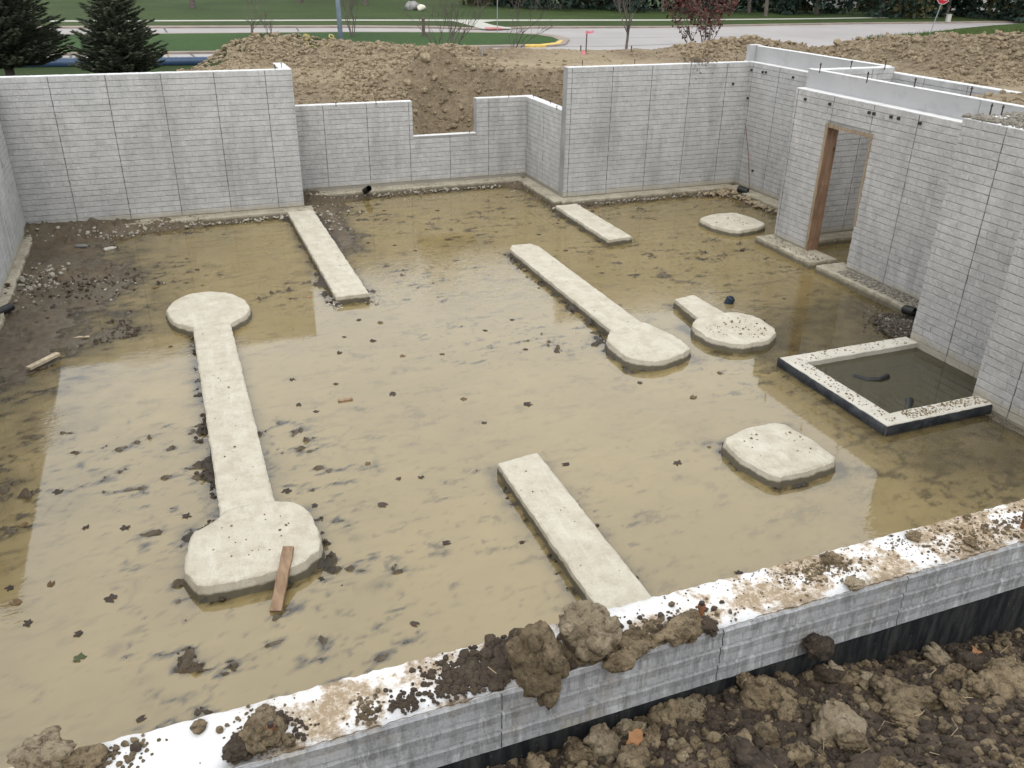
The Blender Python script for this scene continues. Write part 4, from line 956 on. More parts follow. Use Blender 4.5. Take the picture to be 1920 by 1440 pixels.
# tall rough grass by the right-hand street
def blades(n, area, h, mat, name, label, w_=0.02, clump=1):
    V = []; F = []
    for _ in range(n):
        x, y, z = area(); a = rnd.uniform(0, 6.28); hh = h*rnd.uniform(0.5, 1.2); ln = rnd.uniform(-.35, .35)*hh, rnd.uniform(-.35, .35)*hh
        dx, dy = math.cos(a)*w_, math.sin(a)*w_; k = len(V)
        V += [(x-dx, y-dy, z), (x+dx, y+dy, z), (x+dx*.5+ln[0]*.4, y+dy*.5+ln[1]*.4, z+hh*.6), (x+ln[0], y+ln[1], z+hh)]
        F += [(k, k+1, k+2), (k, k+2, k+3)]
    o = link(name, mk(name, V, F, mat)); return tag(o, label, 'grass', kind='stuff')
M['blade'] = mat_plain('rough_grass_blades', (0.085, 0.125, 0.035), 0.8, 0.35, 0.6)
def va():
    t = rnd.random()**0.8; x = 1620+t*330; yb = 77-t*26; q = at(x, yb+rnd.uniform(0, 14)*(1-0.2*t), z=ZLAWN+0.02); return q.x, q.y, q.z
blades(9000, va, 0.42, M['blade'], 'rough_grass', 'tall rough grass beside the street at the right', 0.03)

# ------------------------------------------------------------------ trees
M['bark'] = mat_plain('grey_bark', (0.13, 0.11, 0.095), 0.95, 0.35, 6, bump=0.5)
M['twig'] = mat_plain('bare_twigs', (0.115, 0.095, 0.082), 0.95, 0.25, 3)
def mat_leaf(name, a_, b_, tr=0.0):
    t = NT(name, 0.75, 0.2); g = t.noise(2.5, 4, 0.7); t.color(t.mix(t.rng(g, 0.36, 0.64), a_, b_)); return t.m
M['needle'] = mat_leaf('spruce_needles', (0.055, 0.072, 0.044), (0.145, 0.16, 0.108))
M['needle_d'] = mat_leaf('dark_conifer_needles', (0.012, 0.024, 0.018), (0.032, 0.050, 0.036))
M['redleaf'] = mat_leaf('dull_red_leaves', (0.06, 0.022, 0.020), (0.15, 0.058, 0.048))
M['oliveleaf'] = mat_leaf('thinning_autumn_leaves', (0.05, 0.055, 0.025), (0.11, 0.10, 0.045))
def spruce(label, base, H, Rad, seed, group):
    r = random.Random(seed); t = thing('spruce_tree', label, 'tree', base, group=group)
    MB().tube([(0, 0, -0.3), (0, 0, H*0.5), (0, 0, H)], [0.028*H, 0.016*H, 0.004], 7).build('trunk', M['bark'], t)
    V = []; F = []; B = MB()
    H0 = H; lev = int(H*9)
    for L in range(lev):
        fz = 0.09 + 0.90*L/lev; z = H*fz; rad = Rad*(1-fz)**0.78*(0.88+0.24*r.random()) + 0.07
        nb = max(5, int(9*(1-fz)+6))
        for k in range(nb):
            a = 6.283*k/nb + r.uniform(-.3, .3); ln = rad*r.uniform(0.72, 1.18); droop = 0.16*ln*(1-fz)
            e = Vector((math.cos(a)*ln, math.sin(a)*ln, -droop+ln*0.30)); c = Vector((0, 0, z)); midp = c + e*0.5 + Vector((0, 0, -0.08*ln))
            B.tube([c, midp, c+e], [0.014, 0.009, 0.003], 3, False)
            ns = int(5+ln*15)
            for s in range(ns):
                tt = 0.15+0.87*(s/ns)**0.8; q = c.lerp(midp, tt*2) if tt < .5 else midp.lerp(c+e, tt*2-1)
                for side in (-1, 1, 0, -.5, .5):
                    la = a + side*(0.9+r.uniform(-.25, .25)) ; sl = (0.10+0.17*ln*(1-tt*0.75))*r.uniform(0.7, 1.25)
                    if side == 0: sl *= 0.6
                    d = Vector((math.cos(la), math.sin(la), r.uniform(-.10, .42))).normalized()*sl
                    n = d.cross(Vector((r.uniform(-.5, .5), r.uniform(-.5, .5), 1))).normalized()*0.017
                    up = Vector((0, 0, 0.015)); p0 = q; p1 = q+d; i0 = len(V); m = q+d*0.55
                    V += [tuple(p0), tuple(m+n), tuple(p1), tuple(m-n), tuple(m+up+n*.3), tuple(m-up)]
                    F += [(i0, i0+1, i0+2), (i0, i0+2, i0+3), (i0, i0+4, i0+2), (i0, i0+5, i0+2)]
    B.build('branches', M['bark'], t); link('needles', mk('needles', V, F, M['needle']), t); return t
GS = 'young spruces behind the left wall'
p = at(22, 150, z=1.0); spruce('larger spruce cut off by the left photo edge', (p.x, p.y, 0.95), 5.2, 1.75, 3, GS)
p = at(232, 150, z=1.0); spruce('smaller pointed spruce right of the larger one', (p.x, p.y, 0.95), 3.25, 1.32, 4, GS)

def bare_tree(name, label, base, H, seed, nst=1, spread=0.5, parts='tree', leafmat=None, nleaf=0, group=None, thick=0.03, leafs=0.07, cat='tree', droop=0.0, depth=4):
    r = random.Random(seed); t = thing(name, label, cat, base, group=group); T = MB(); B = MB(); tips = []
    def grow_(p, d, L, rad, lv):
        n = 4; pts = [p]; q = Vector(p); dd = Vector(d)
        for i in range(n):
            dd = (dd + Vector((r.uniform(-.15, .15), r.uniform(-.15, .15), 0.05-droop))).normalized(); q = q + dd*L/n; pts.append(q.copy())
        (T if lv == 0 else B).tube(pts, [rad*(1-0.65*i/n) for i in range(n+1)], 6 if lv == 0 else (4 if lv == 1 else 3), False)
        if lv >= 2: tips.extend(pts[1:])
        if lv < depth:
            for k in range(r.randint(3, 5) if lv < 2 else r.randint(2, 3)):
                s = r.uniform(0.3, 1.0); i = min(n-1, int(s*n)); p2 = pts[i].lerp(pts[i+1], s*n-i if s < 1 else 1)
                side = Vector((r.uniform(-1, 1), r.uniform(-1, 1), 0)).normalized()
                nd = (dd*(1-spread*0.7) + side*spread*r.uniform(0.7, 1.2)).normalized()
                grow_(p2, nd, L*r.uniform(0.5, 0.72), max(0.004 if H < 1 else 0.008, rad*(1-0.65*s)*0.66), lv+1)
    for k in range(nst):
        a = 6.283*k/max(1, nst)+r.random(); d = Vector((math.cos(a)*0.28, math.sin(a)*0.28, 1)) if nst > 1 else Vector((0.03, 0, 1))
        grow_(Vector((math.cos(a)*0.05*(nst > 1), math.sin(a)*0.05*(nst > 1), -0.2)), d.normalized(), H*0.68, thick*(1.35 if H > 1 else 1), 0)
    T.build('trunk' if nst == 1 else 'stems', M['bark'], t); B.build('branches', M['twig'] if not leafmat else M['bark'], t)
    if nleaf:
        V = []; F = []
        for _ in range(nleaf):
            q = r.choice(tips) + Vector((r.gauss(0, .12), r.gauss(0, .12), r.gauss(0, .10))); u = Vector((r.uniform(-1, 1), r.uniform(-1, 1), r.uniform(-1, 1))).normalized()
            v_ = u.cross(Vector((r.uniform(-1, 1), r.uniform(-1, 1), r.uniform(-1, 1)))).normalized(); s = leafs*r.uniform(.6, 1.3); i0 = len(V)
            V += [tuple(q+u*s), tuple(q+v_*s*.7), tuple(q-u*s), tuple(q-v_*s*.7)]; F.append((i0, i0+1, i0+2, i0+3))
        link('leaves', mk('leaves', V, F, leafmat), t)
    return t
def at_ud(x, D, y=90, zb=None):
    q = at(x, y, z=-0.5); u, d = UD(q.x, q.y); X, Y = q.x*D/d, q.y*D/d; return (X, Y, gz(X, Y) if zb is None else zb)
bare_tree('bare_tree', 'bare young tree rising behind the left end of the left mound', at_ud(467, 43), 3.6, 21, 1, 0.55, thick=0.055)
bare_tree('bare_shrub', 'many-stemmed bare shrub just right of the steel lamp pole', at_ud(662, 62, zb=ZLAWN), 3.6, 22, 5, 0.4, thick=0.03, cat='shrub', depth=3)
bare_tree('bare_shrub', 'many-stemmed bare shrub above the right end of the left mound', at_ud(840, 44), 3.4, 23, 5, 0.4, thick=0.035, cat='shrub', depth=3)
bare_tree('bare_tree', 'slim bare tree in front of the grey-backed sign', at_ud(955, 44), 3.2, 24, 1, 0.5, thick=0.04)
bare_tree('bare_tree', 'tallest bare tree behind the flat dirt, with drooping side shoots', at_ud(1173, 42), 4.4, 25, 1, 0.45, thick=0.07)
bare_tree('bare_shrub', 'low thin bare saplings left of the lamp pole', at_ud(508, 58, zb=ZLAWN), 1.8, 26, 3, 0.3, thick=0.015, cat='shrub', depth=2)
bare_tree('red_tree', 'small tree with dull red leaves behind the right mound', at_ud(1320, 45), 3.6, 27, 3, 0.36, leafmat=M['redleaf'], nleaf=1300, thick=0.05, leafs=0.085)
def far_tree(name, label, x, D, H, rad, mat, seed, trunk=0.2, low=0.15, group='dark trees beyond the far lawn', nleaf=2600, ls=0.28, base_only=False):
    r = random.Random(seed); b = at_ud(x, D, zb=ZLAWN-0.03); t = thing(name, label, 'tree', b, group=group)
    T = MB(); T.tube([(0, 0, 0), (r.uniform(-.1, .1), 0, H*.3), (r.uniform(-.3, .3), 0, H*.8)], [trunk*1.25, trunk*0.9, trunk*.3], 8)
    for k in range(6): 
        a = r.uniform(0, 6.28); z = H*r.uniform(0.35, 0.7); T.tube([(0, 0, z), (math.cos(a)*rad*.4, math.sin(a)*rad*.4, z+rad*.35), (math.cos(a)*rad*.75, math.sin(a)*rad*.75, z+rad*.6)], [trunk*.4, trunk*.22, .03], 4, False)
    T.build('trunk', M['bark'], t); V = []; F = []; cl = []
    for k in range(26):
        z = H*(low + (1-low)*r.random()); f = (z/H-low)/(1-low); wr = rad*(1-f)**.8 if 'conifer' in name else rad*math.sqrt(max(0.05, 1-(2*f-0.9)**2))
        a = r.uniform(0, 6.28); q = wr*math.sqrt(r.random()); cl.append((math.cos(a)*q, math.sin(a)*q, z, 0.32*rad))
    for _ in range(nleaf):
        c = r.choice(cl); q = Vector((c[0]+r.gauss(0, 1)*c[3]*.6, c[1]+r.gauss(0, 1)*c[3]*.6, max(H*low*.6+.1, c[2]+r.gauss(0, 1)*c[3]*.6)))
        u = Vector((r.uniform(-1, 1), r.uniform(-1, 1), r.uniform(-1, 1))).normalized(); v_ = u.cross(Vector((r.uniform(-1, 1), r.uniform(-1, 1), .3))).normalized(); s = ls*r.uniform(.5, 1.2); i0 = len(V)
        V += [tuple(q+u*s), tuple(q+v_*s*.7), tuple(q-u*s), tuple(q-v_*s*.7)]; F.append((i0, i0+1, i0+2, i0+3))
    link('crown', mk('crown', V, F, mat), t); return t
lawn_trees = [(148, 104, 'thick trunk behind the larger spruce'), (372, 90, 'pale grey trunk with flared foot right of the red bush'), (571, 103, 'dark trunk left of the lamp pole'), (690, 101, 'dark trunk just right of the lamp pole'), (1236, 97, 'slim trunk at the edge of the dark trees, left of the red tree'), (1427, 92, 'slim trunk right of the red tree')]
for i, (x, D, lab) in enumerate(lawn_trees):
    far_tree('lawn_tree', 'lawn tree: '+lab, x, D, 10, 3.6, M['oliveleaf'], 50+i, 0.26 if i < 4 else .16, 0.42, 'trees standing on the far lawn', 1800, 0.2)
rb_ = bare_tree('red_bush', 'low bright red bush on the far lawn behind the smaller spruce', at_ud(238, 98, zb=ZLAWN), 3.4, 31, 5, 0.5, leafmat=M['redleaf'], nleaf=2200, thick=0.03, leafs=0.14, cat='shrub')
conx = [(905, 104), (985, 101), (1050, 99), (1105, 103), (1150, 98), (1205, 102), (1270, 99), (1340, 101), (1395, 98), (1465, 101), (1520, 97), (1640, 95), (1672, 93), (1760, 96), (1800, 98), (1895, 93), (1935, 92), (1720, 99), (1600, 106), (1440, 108)]
CL_ = ['left of the grey-backed sign', 'just right of the grey-backed sign', 'above the tip of the median', 'above the pink ribboned stake', 'left of the tallest bare tree', 'right of the tallest bare tree', 'left of the red tree',
       'right of the red tree', 'above the left shoulder of the right mound', 'above the crest of the right mound', 'left of the dark roofed white house', 'midway between white house and stop sign', 'left of the stop sign',
       'behind the utility box', 'right of the utility box', 'right of the grey roofed house', 'at the right photo edge', 'directly behind the stop sign', 'behind the dark roofed white house', 'at the back above the mound crest']
for i, (x, D) in enumerate(conx):
    far_tree('dark_conifer' if i % 3 else 'dark_bushy_tree', ('dark evergreen beyond the far lawn, ' if i % 3 else 'dark bushy tree beyond the far lawn, ')+CL_[i], x, D, 8+(i*37 % 5), 3.4+(i % 3)*.5, M['needle_d'] if i % 3 else M['oliveleaf'], 80+i, 0.2, 0.03, nleaf=2400, ls=0.30)
for i, x in enumerate([60, 260, 430, 640, 760, 860]):
    far_tree('dark_conifer', 'dark evergreen far behind the lawn, '+['behind the larger spruce', 'behind the red bush', 'above the leftmost bare tree', 'behind the lamp pole', 'behind the boulders', 'above the right end of the left mound'][i], x, 124+3*(i % 2), 9, 4, M['needle_d'], 140+i, .2, .03, 'evergreens at the back of the far lawn', 1500, .4)

# ------------------------------------------------------------------ houses far off
def house(label, x, D, wd, dp, h, rot, wallc, roofc):
    b = at_ud(x, D, zb=ZLAWN-.03); t = thing('house', label, 'house', b, -R_(CAM_YAW)+rot, 'houses beyond the trees')
    mw = mat_plain('house_siding', wallc, .8, .05); mr = mat_plain('roof_shingles', roofc, .9, .2, 3)
    MB().box(-wd/2, wd/2, 0, dp, 0, h).build('wall', mw, t)
    r = MB(); o = .5; rh = wd*.22
    r.add([(-wd/2-o, -o, h-.05), (wd/2+o, -o, h-.05), (wd/2+o, dp+o, h-.05), (-wd/2-o, dp+o, h-.05), (-wd/2-o, dp/2, h+rh), (wd/2+o, dp/2, h+rh)], [(0, 1, 5, 4), (2, 3, 4, 5), (0, 4, 3), (1, 2, 5), (0, 3, 2, 1)])
    r.build('roof', mr, t)
    gm = mat_plain('dark_glass', (.03, .035, .04), .2); fm = mat_plain('white_trim', (.7, .7, .68), .6)
    for k in range(3):
        xx = -wd/2+wd*(k+.7)/3.4; w_ = MB().box(xx-.6, xx+.6, -.05, -.003, 1.0, 2.2).build('window', fm, t)
        link('pane', mk('pane', [(xx-.5, -.056, 1.1), (xx+.5, -.056, 1.1), (xx+.5, -.056, 2.1), (xx-.5, -.056, 2.1)], [(0, 1, 2, 3)], gm), w_)
    MB().box(wd/2-1.3, wd/2-.4, -.06, -.003, 0, 2.05).build('door', mr, t)
house('white house with a dark roof seen between the evergreens above the right mound', 1583, 112, 9, 8, 2.6, .1, (.5, .5, .5), (.10, .10, .105))
house('pale house with a broad grey roof right of the stop sign', 1848, 108, 10, 9, 2.4, -.1, (.5, .49, .46), (.17, .17, .18))
house('white house partly hidden behind the dark trees left of the grey-backed sign', 800, 134, 22, 9, 2.7, 0, (.62, .61, .6), (.14, .14, .15))

# ------------------------------------------------------------------ street furniture
M['galv'] = mat_plain('galvanised_steel', (0.30, 0.32, 0.34), 0.5, 0.12, 4, 0.5)
M['bluepole'] = mat_plain('weathered_blue_grey_paint', (0.22, 0.275, 0.34), 0.55, 0.2, 3)
M['stopred'] = mat_plain('stop_sign_red', (0.42, 0.015, 0.03), 0.45, 0.08, 3)
M['white'] = mat_plain('white_paint', (0.78, 0.78, 0.76), 0.5, 0.04)
def octa(r, y0, y1, z):
    v = [(r*math.cos(R_(22.5+45*k)), y0, z+r*math.sin(R_(22.5+45*k))) for k in range(8)] + [(r*math.cos(R_(22.5+45*k)), y1, z+r*math.sin(R_(22.5+45*k))) for k in range(8)]
    return v, [tuple(range(8)), tuple(range(15, 7, -1))] + [(k, 8+k, 8+(k+1) % 8, (k+1) % 8) for k in range(8)]
def sign(label, x, D, lean, yaw, face, cat='sign'):
    b = at_ud(x, D, zb=ZLAWN); t = thing('stop_sign', label, cat, b, yaw); t.rotation_euler = (0, lean, yaw)
    MB().box(-.028, .028, 0, .03, -.1, 3.35).build('post', M['galv'], t)
    r = .375; v, f = octa(r, -.008, -.003, 3.0); back = MB().add(v, f).build('back_plate', M['galv'], t)
    if face:
        v, f = octa(r*.995, -.014, -.0085, 3.0); MB().add(v, f).build('white_border', M['white'], t)
        v, f = octa(r*.93, -.019, -.0145, 3.0); pl = MB().add(v, f).build('red_face', M['stopred'], t)
        cu = bpy.data.curves.new('lettering', 'FONT'); cu.body = 'STOP'; cu.size = .30; cu.align_x = 'CENTER'; cu.align_y = 'CENTER'; cu.extrude = .002; cu.offset = .006
        cu.materials.append(M['white']); o = bpy.data.objects.new('lettering', cu); COL.objects.link(o); o.parent = pl
        o.location = (0, -.022, 3.0); o.rotation_euler = (R_(90), 0, 0); o.scale = (.86, 1.0, 1)
        bpy.context.view_layer.update(); lm = bpy.data.meshes.new_from_object(o.evaluated_get(bpy.context.evaluated_depsgraph_get()))
        m2 = link('lettering_mesh', lm, pl); m2.location = o.location; m2.rotation_euler = o.rotation_euler; m2.scale = o.scale; bpy.data.objects.remove(o); m2.name = 'lettering'
    return t
sign('red octagonal stop sign on a slightly leaning post at the right', 1734, 61, R_(9), -R_(CAM_YAW)-.35, True)
sign('grey back of an octagonal sign on a thin post at the top centre', 932, 66, 0, -R_(CAM_YAW), False)
lp = thing('lamp_pole', 'blue-grey steel lamp pole standing behind the left mound', 'lamp pole', at_ud(641, 40))
MB().tube([(0, 0, -.2), (-.05, 0, 4), (-.10, 0, 8)], [.115, .095, .07], 12).build('pole_shaft', M['bluepole'], lp, True)
MB().tube([(-.1, 0, 7.9), (-.1, .9, 8.35), (-.1, 1.8, 8.45)], .045, 8).build('arm', M['bluepole'], lp, True)
MB().box(-.22, .02, 1.7, 2.4, 8.38, 8.52).build('lamp_head', M['bluepole'], lp)
M['oldwood'] = mat_plain('weathered_brown_wood', (0.11, 0.085, 0.07), 0.9, 0.3, 5)
pp = thing('wooden_post', 'short dark wooden post on the median lawn', 'post', at_ud(795, 63, zb=ZLAWN)); MB().box(-.09, .09, -.09, .09, -.1, 1.15).build('post_body', M['oldwood'], pp); MB().add([(-.1, -.1, 1.15), (.1, -.1, 1.15), (.1, .1, 1.15), (-.1, .1, 1.15), (0, 0, 1.22)], [(0, 1, 4), (1, 2, 4), (2, 3, 4), (3, 0, 4), (0, 3, 2, 1)]).build('post_cap', M['oldwood'], pp)
M['rock'] = mat_plain('grey_boulder', (0.27, 0.26, 0.25), 0.9, 0.25, 2); M['palerock'] = mat_plain('pale_boulder', (0.62, 0.58, 0.48), 0.9, 0.12, 2)
b = at_ud(776, 93, zb=ZLAWN); clod_obj('boulder', 'larger grey boulder on the far lawn', (b[0], b[1], b[2]+.3), .62, 71, M['rock'], cat='boulder', rough=.2)
b = at_ud(792, 92, zb=ZLAWN); clod_obj('boulder', 'smaller paler boulder touching the larger one on the far lawn', (b[0], b[1], b[2]+.25), .42, 72, M['palerock'], cat='boulder', rough=.2)
b = at_ud(1693, 58.5, zb=ZLAWN); clod_obj('boulder', 'cream coloured flat boulder in the rough grass left of the stop sign', (b[0], b[1], b[2]+.30), .60, 73, M['palerock'], cat='boulder', rough=.12, sc=(1.15, .8, .75), rz=-.4)
sl = thing('concrete_slab', 'pale flat slab lying at the foot of the stop sign post', 'slab', at_ud(1719, 56, zb=ZLAWN), -R_(CAM_YAW)+.2); MB().box(-.95, .95, -.3, .3, 0, .14).build('slab_body', M['walk'], sl)
b = at_ud(1766, 88, zb=ZLAWN); ub = thing('utility_box', 'white utility box standing before the dark evergreens', 'utility box', b, -R_(CAM_YAW)); MB().box(-.19, .19, -.16, .16, 0, .62).build('cabinet', M['walk'], ub); MB().box(-.21, .21, -.18, .18, .62, .67).build('lid', M['walk'], ub)
# culvert pipe lying behind the spruces
M['bluepipe'] = mat_plain('dark_blue_plastic', (0.03, 0.058, 0.11), 0.4, 0.15, 3)
def ring_pipe(name, label, pts, rad, mat, cat, pitch=0.06, amp=0.12, n=14, group=None, hollow=True):
    t = thing(name, label, cat, tuple(pts[0]), group=group); o = Vector(pts[0]); P_ = [Vector(p)-o for p in pts]
    L = sum((b-a).length for a, b in zip(P_, P_[1:])); k = max(3, int(L/pitch*2)); out_ = []; rads = []
    for i in range(k+1):
        s = i/k*L; acc = 0
        for a, b in zip(P_, P_[1:]):
            l = (b-a).length
            if s <= acc+l+1e-6: out_.append(a.lerp(b, (s-acc)/l)); break
            acc += l
        rads.append(rad*(1+(amp if i % 2 else 0)))
    m = min(len(out_), len(rads)); MB().tube(out_[:m], rads[:m], n, not hollow).build('corrugated_shell', mat, t, True)
    if hollow:
        MB().tube([out_[0], out_[m-1]] if len(P_) == 2 else out_[:m], rad*.86, n, False).build('inner_wall', mat, t, True)
    return t
pp = [at(x, y, z=zz) for x, y, zz in ((-260, 130, -.45), (0, 125, -.45), (120, 123.5, -.45), (405, 120, -.45))]
ring_pipe('blue_culvert_pipe', 'long dark blue pipe lying on the grass behind the spruces', [p+Vector((0, 0, .12)) for p in pp], .22, M['bluepipe'], 'pipe', .3, .04)
# stakes
M['lath'] = mat_plain('raw_lath', (0.50, 0.36, 0.20), 0.85, 0.12, 6); M['pink'] = mat_plain('pink_flagging', (0.66, 0.20, 0.26), 0.7, 0.1, 8)
def stake(label, x, yb, D, h, mat=None, flag=None, wd=.035):
    b = at_ud(x, D); t = thing('survey_stake', label, 'stake', b, -R_(CAM_YAW), 'survey stakes in the ground'); MB().box(-wd/2, wd/2, -.012, .012, -.15, h).build('lath', mat or M['lath'], t)
    if flag:
        v = []; f = []; r = random.Random(int(x))
        for i in range(6):
            xx = .02+.035*i; zz = h-.03-.015*math.sin(i*.9); v += [(xx, .03*math.sin(i), zz+.028), (xx, .03*math.sin(i+.4), zz-.028)]
        f = [(2*i, 2*i+2, 2*i+3, 2*i+1) for i in range(5)]
        v0 = len(v); v += [(.02, -.02, h), (-.03, -.03, h-.02), (-.04, -.03, h-.10), (0, -.02, h-.09)]; f.append((v0, v0+1, v0+2, v0+3))
        link('flag_ribbon', mk('flag_ribbon', v, f, M['pink']), t)
    return t
stake('yellow lath stake seen between the two spruces', 108, 121, 45.5, .62, wd=.08); stake('yellow lath stake just right of the smaller spruce', 313, 121, 45.5, .52, wd=.08)
stake('tall brown stake with a fluttering pink ribbon on the flat dirt', 1099, 96, 26.0, .58, M['oldwood'], True)
stake('short grey stake left of the pink ribboned stake', 1089, 97, 26.2, .17, M['oldwood']); stake('short grey stake right of the tallest bare tree', 1184, 97, 26.2, .17, M['oldwood'])
stake('pale stake at the edge of the flat dirt left of the street median tip', 904, 102, 25.4, .26, M['galv'])
b = at_ud(1095, 25.6); pk = thing('pink_marker', 'bright pink plastic marker at the foot of the ribboned stake', 'marker', b, -R_(CAM_YAW))
MB().add([(-.04, 0, 0), (.04, 0, 0), (.05, .03, .10), (-.04, .02, .11), (0, .05, .06)], [(0, 1, 2, 3), (0, 3, 4), (1, 4, 2)]).build('whisker', M['pink'], pk)
# yellow rope on the mound
M['rope'] = mat_plain('yellow_rope', (0.48, 0.41, 0.15), 0.8, 0.15, 8)
def on_ground(x, D, dz=.03): q = at_ud(x, D); return Vector((q[0], q[1], q[2]+dz))
o0 = on_ground(577, 25.6, .1); rp_ = thing('yellow_rope', 'tangle of yellow rope lying on the left mound', 'rope', tuple(o0))
rr = random.Random(2); MB().tube([Vector((.08*math.cos(i*1.3), .06*math.sin(i*1.3), .08*math.sin(i*.7)+.04)) for i in range(14)], .010, 5).build('knot', M['rope'], rp_, True)
MB().tube([on_ground(x, D, .05)-o0 for x, D in ((577, 25.6), (580, 25.1), (588, 24.7), (595, 24.6))], .007, 5).build('loose_end', M['rope'], rp_, True)
o0 = on_ground(623, 25.5, .1); rp_ = thing('yellow_rope', 'shorter loop of yellow rope right of the first tangle', 'rope', tuple(o0))
MB().tube([Vector((.07*math.cos(i*1.1), .05*math.sin(i*1.1), .05*math.sin(i)+.08)) for i in range(9)], .014, 5).build('knot', M['rope'], rp_, True)
MB().tube([on_ground(x, D, .05)-o0 for x, D in ((621, 25.4), (614, 25.0), (609, 24.7))], .007, 5).build('loose_end', M['rope'], rp_, True)
# dry weed on the wall top
M['dryleaf'] = mat_leaf('dry_brown_leaves', (0.12, 0.075, 0.045), (0.22, 0.16, 0.09))
wd_ = at(1308, 116, z=2.61)
bare_tree('dry_weed', 'dry brown weed drooping over the top of the tall middle wall', (wd_.x, 16.66, 2.52), .42, 44, 5, .7, leafmat=M['dryleaf'], nleaf=260, thick=.006, leafs=.028, cat='weed', depth=3)

# ------------------------------------------------------------------ doorway lumber
M['lumber'] = None
def mat_wood(name, a_, b_, ax=(1, 1, 0.12), knots=True):
    t = NT(name, 0.8); v = t.scaled(t.pos, ax); c = t.mix(t.rng(t.noise(22, 5, 0.6, v), 0.35, 0.65), a_, b_)
    vd = t.voro(2.6, t.scaled(t.pos, (1, 1, 1))); c = t.mix(t.rng(vd.outputs['Distance'], 0.05, 0.12, 0.8, 0), c, tuple(q*.35 for q in a_)) if knots else c
    c = t.mix(t.rng(t.noise(3, 4), .5, .7, 0, .4), c, tuple(q*.6 for q in a_)); t.color(c); t.bump(t.noise(40, 4, .6, v), .3, .004); return t.m
M['lumber'] = mat_wood('red_brown_lumber', (0.165, 0.095, 0.058), (0.24, 0.15, 0.095)); M['lumber_pale'] = mat_wood('weathered_tan_lumber', (0.24, 0.185, 0.125), (0.34, 0.27, 0.185))
dr = thing('door_frame', 'rough lumber frame lining the doorway opening', 'door frame', (10.31, 11.22, 0))
def vplank(x0, x1, y0, y1, z0, z1, nm, mat, jag=.004):
    n = 26; v = []; f = []; r = random.Random(int(y0*100))
    for i in range(n+1):
        z = z0+(z1-z0)*i/n; j = r.uniform(-jag, jag)
        v += [(x0+r.uniform(-jag, jag)*.6-10.31, y0+j-11.22, z), (x1-10.31, y0+j-11.22, z), (x1-10.31, y1-11.22, z), (x0-10.31, y1-11.22, z)]
    for i in range(n):
        for k in range(4): a, b2 = i*4+k, i*4+(k+1) % 4; f.append((a, b2, b2+4, a+4))
    f += [(3, 2, 1, 0), tuple(n*4+k for k in range(4))]; return link(nm, mk(nm, v, f, mat), dr)
vplank(10.212, 10.44, DY1-.04, DY1-.002, -.02, DZ, 'jamb_board', M['lumber']); vplank(10.205, 10.235, DY1-.03, DY1+.028, -.02, DZ+.03, 'edge_strip', M['lumber_pale'], .008)
vplank(10.255, 10.44, DY0+.002, DY0+.04, -.02, DZ, 'jamb_board', M['lumber']); vplank(10.205, 10.235, DY0-.024, DY0+.02, .72, DZ+.03, 'edge_strip', M['lumber_pale'], .008)
b = MB(); n = 30; rr = random.Random(4); v = []; f = []
for i in range(n+1):
    y = DY0+(DY1-DY0)*i/n-11.22; j = rr.uniform(-.008, .008); v += [(-.105+j, y, DZ-.04+rr.uniform(-.004, .004)), (.13, y, DZ-.04), (.13, y, DZ-.002), (-.105+j, y, DZ+.022+rr.uniform(-.014, .014))]
for i in range(n):
    for k in range(4): a, b2 = i*4+k, i*4+(k+1) % 4; f.append((a, b2, b2+4, a+4))
f += [(3, 2, 1, 0), tuple(n*4+k for k in range(4))]; link('header_board', mk('header_board', v, f, M['lumber_pale']), dr)

# ------------------------------------------------------------------ small fittings on the walls
M['rust'] = mat_plain('rusty_steel', (0.20, 0.085, 0.04), 0.75, 0.35, 40, 0.3); M['darkrust'] = mat_plain('dark_rusted_steel', (0.06, 0.045, 0.038), 0.75, 0.3, 30, 0.3)
def bracket(wl, p, n):
    o = wl.location; b = MB(); s = .021; X0, Y0, Z0 = p[0]-o.x, p[1]-o.y, p[2]-o.z
    if n == 'x':
        for (a0, a1, c0, c1) in ((-s, s, -s, -s+.012), (-s, s, s-.012, s), (-s, -s+.012, -s+.012, s-.012), (s-.012, s, -s+.012, s-.012)): b.box(X0-.03, X0, Y0+a0, Y0+a1, Z0+c0, Z0+c1)
    else:
        for (a0, a1, c0, c1) in ((-s, s, -s, -s+.012), (-s, s, s-.012, s), (-s, -s+.012, -s+.012, s-.012), (s-.012, s, -s+.012, s-.012)): b.box(X0+a0, X0+a1, Y0-.03, Y0, Z0+c0, Z0+c1)
    b.build('form_tie', M['darkrust'], wl)
for x, y in ((1410, 131), (1431, 135), (1437, 135.5), (1488, 145), (1403, 184), (1412, 320)): bracket(W['r1'], at(x, y, X=11.93), 'x')
bracket(W['rb'], at(1374, 157, Y=16.444), 'y')
for x, y in ((1511, 186), (1557, 195), (1631, 211), (1640, 213), (1672, 219), (1686, 222), (1726, 231)): bracket(W['r2'], at(x, y, X=10.21), 'x')
def bolt(label, p, h=.09, r=.009, mat=None, group='anchor bolts sticking out of the wall tops', head=False, lean=0):
    t = thing('anchor_bolt', label, 'bolt', tuple(p), group=group); t.rotation_euler = (lean, lean*.4, 0); MB().tube([(0, 0, -.03), (0, 0, h)], r, 8).build('shank', mat or M['darkrust'], t)
    MB().tube([(0, 0, h*.72), (0, 0, h*.72+.014)], r*1.9, 6).build('nut', mat or M['darkrust'], t)
    return t
def topat(x, y, z, n=0): return at(x, y, z=z)
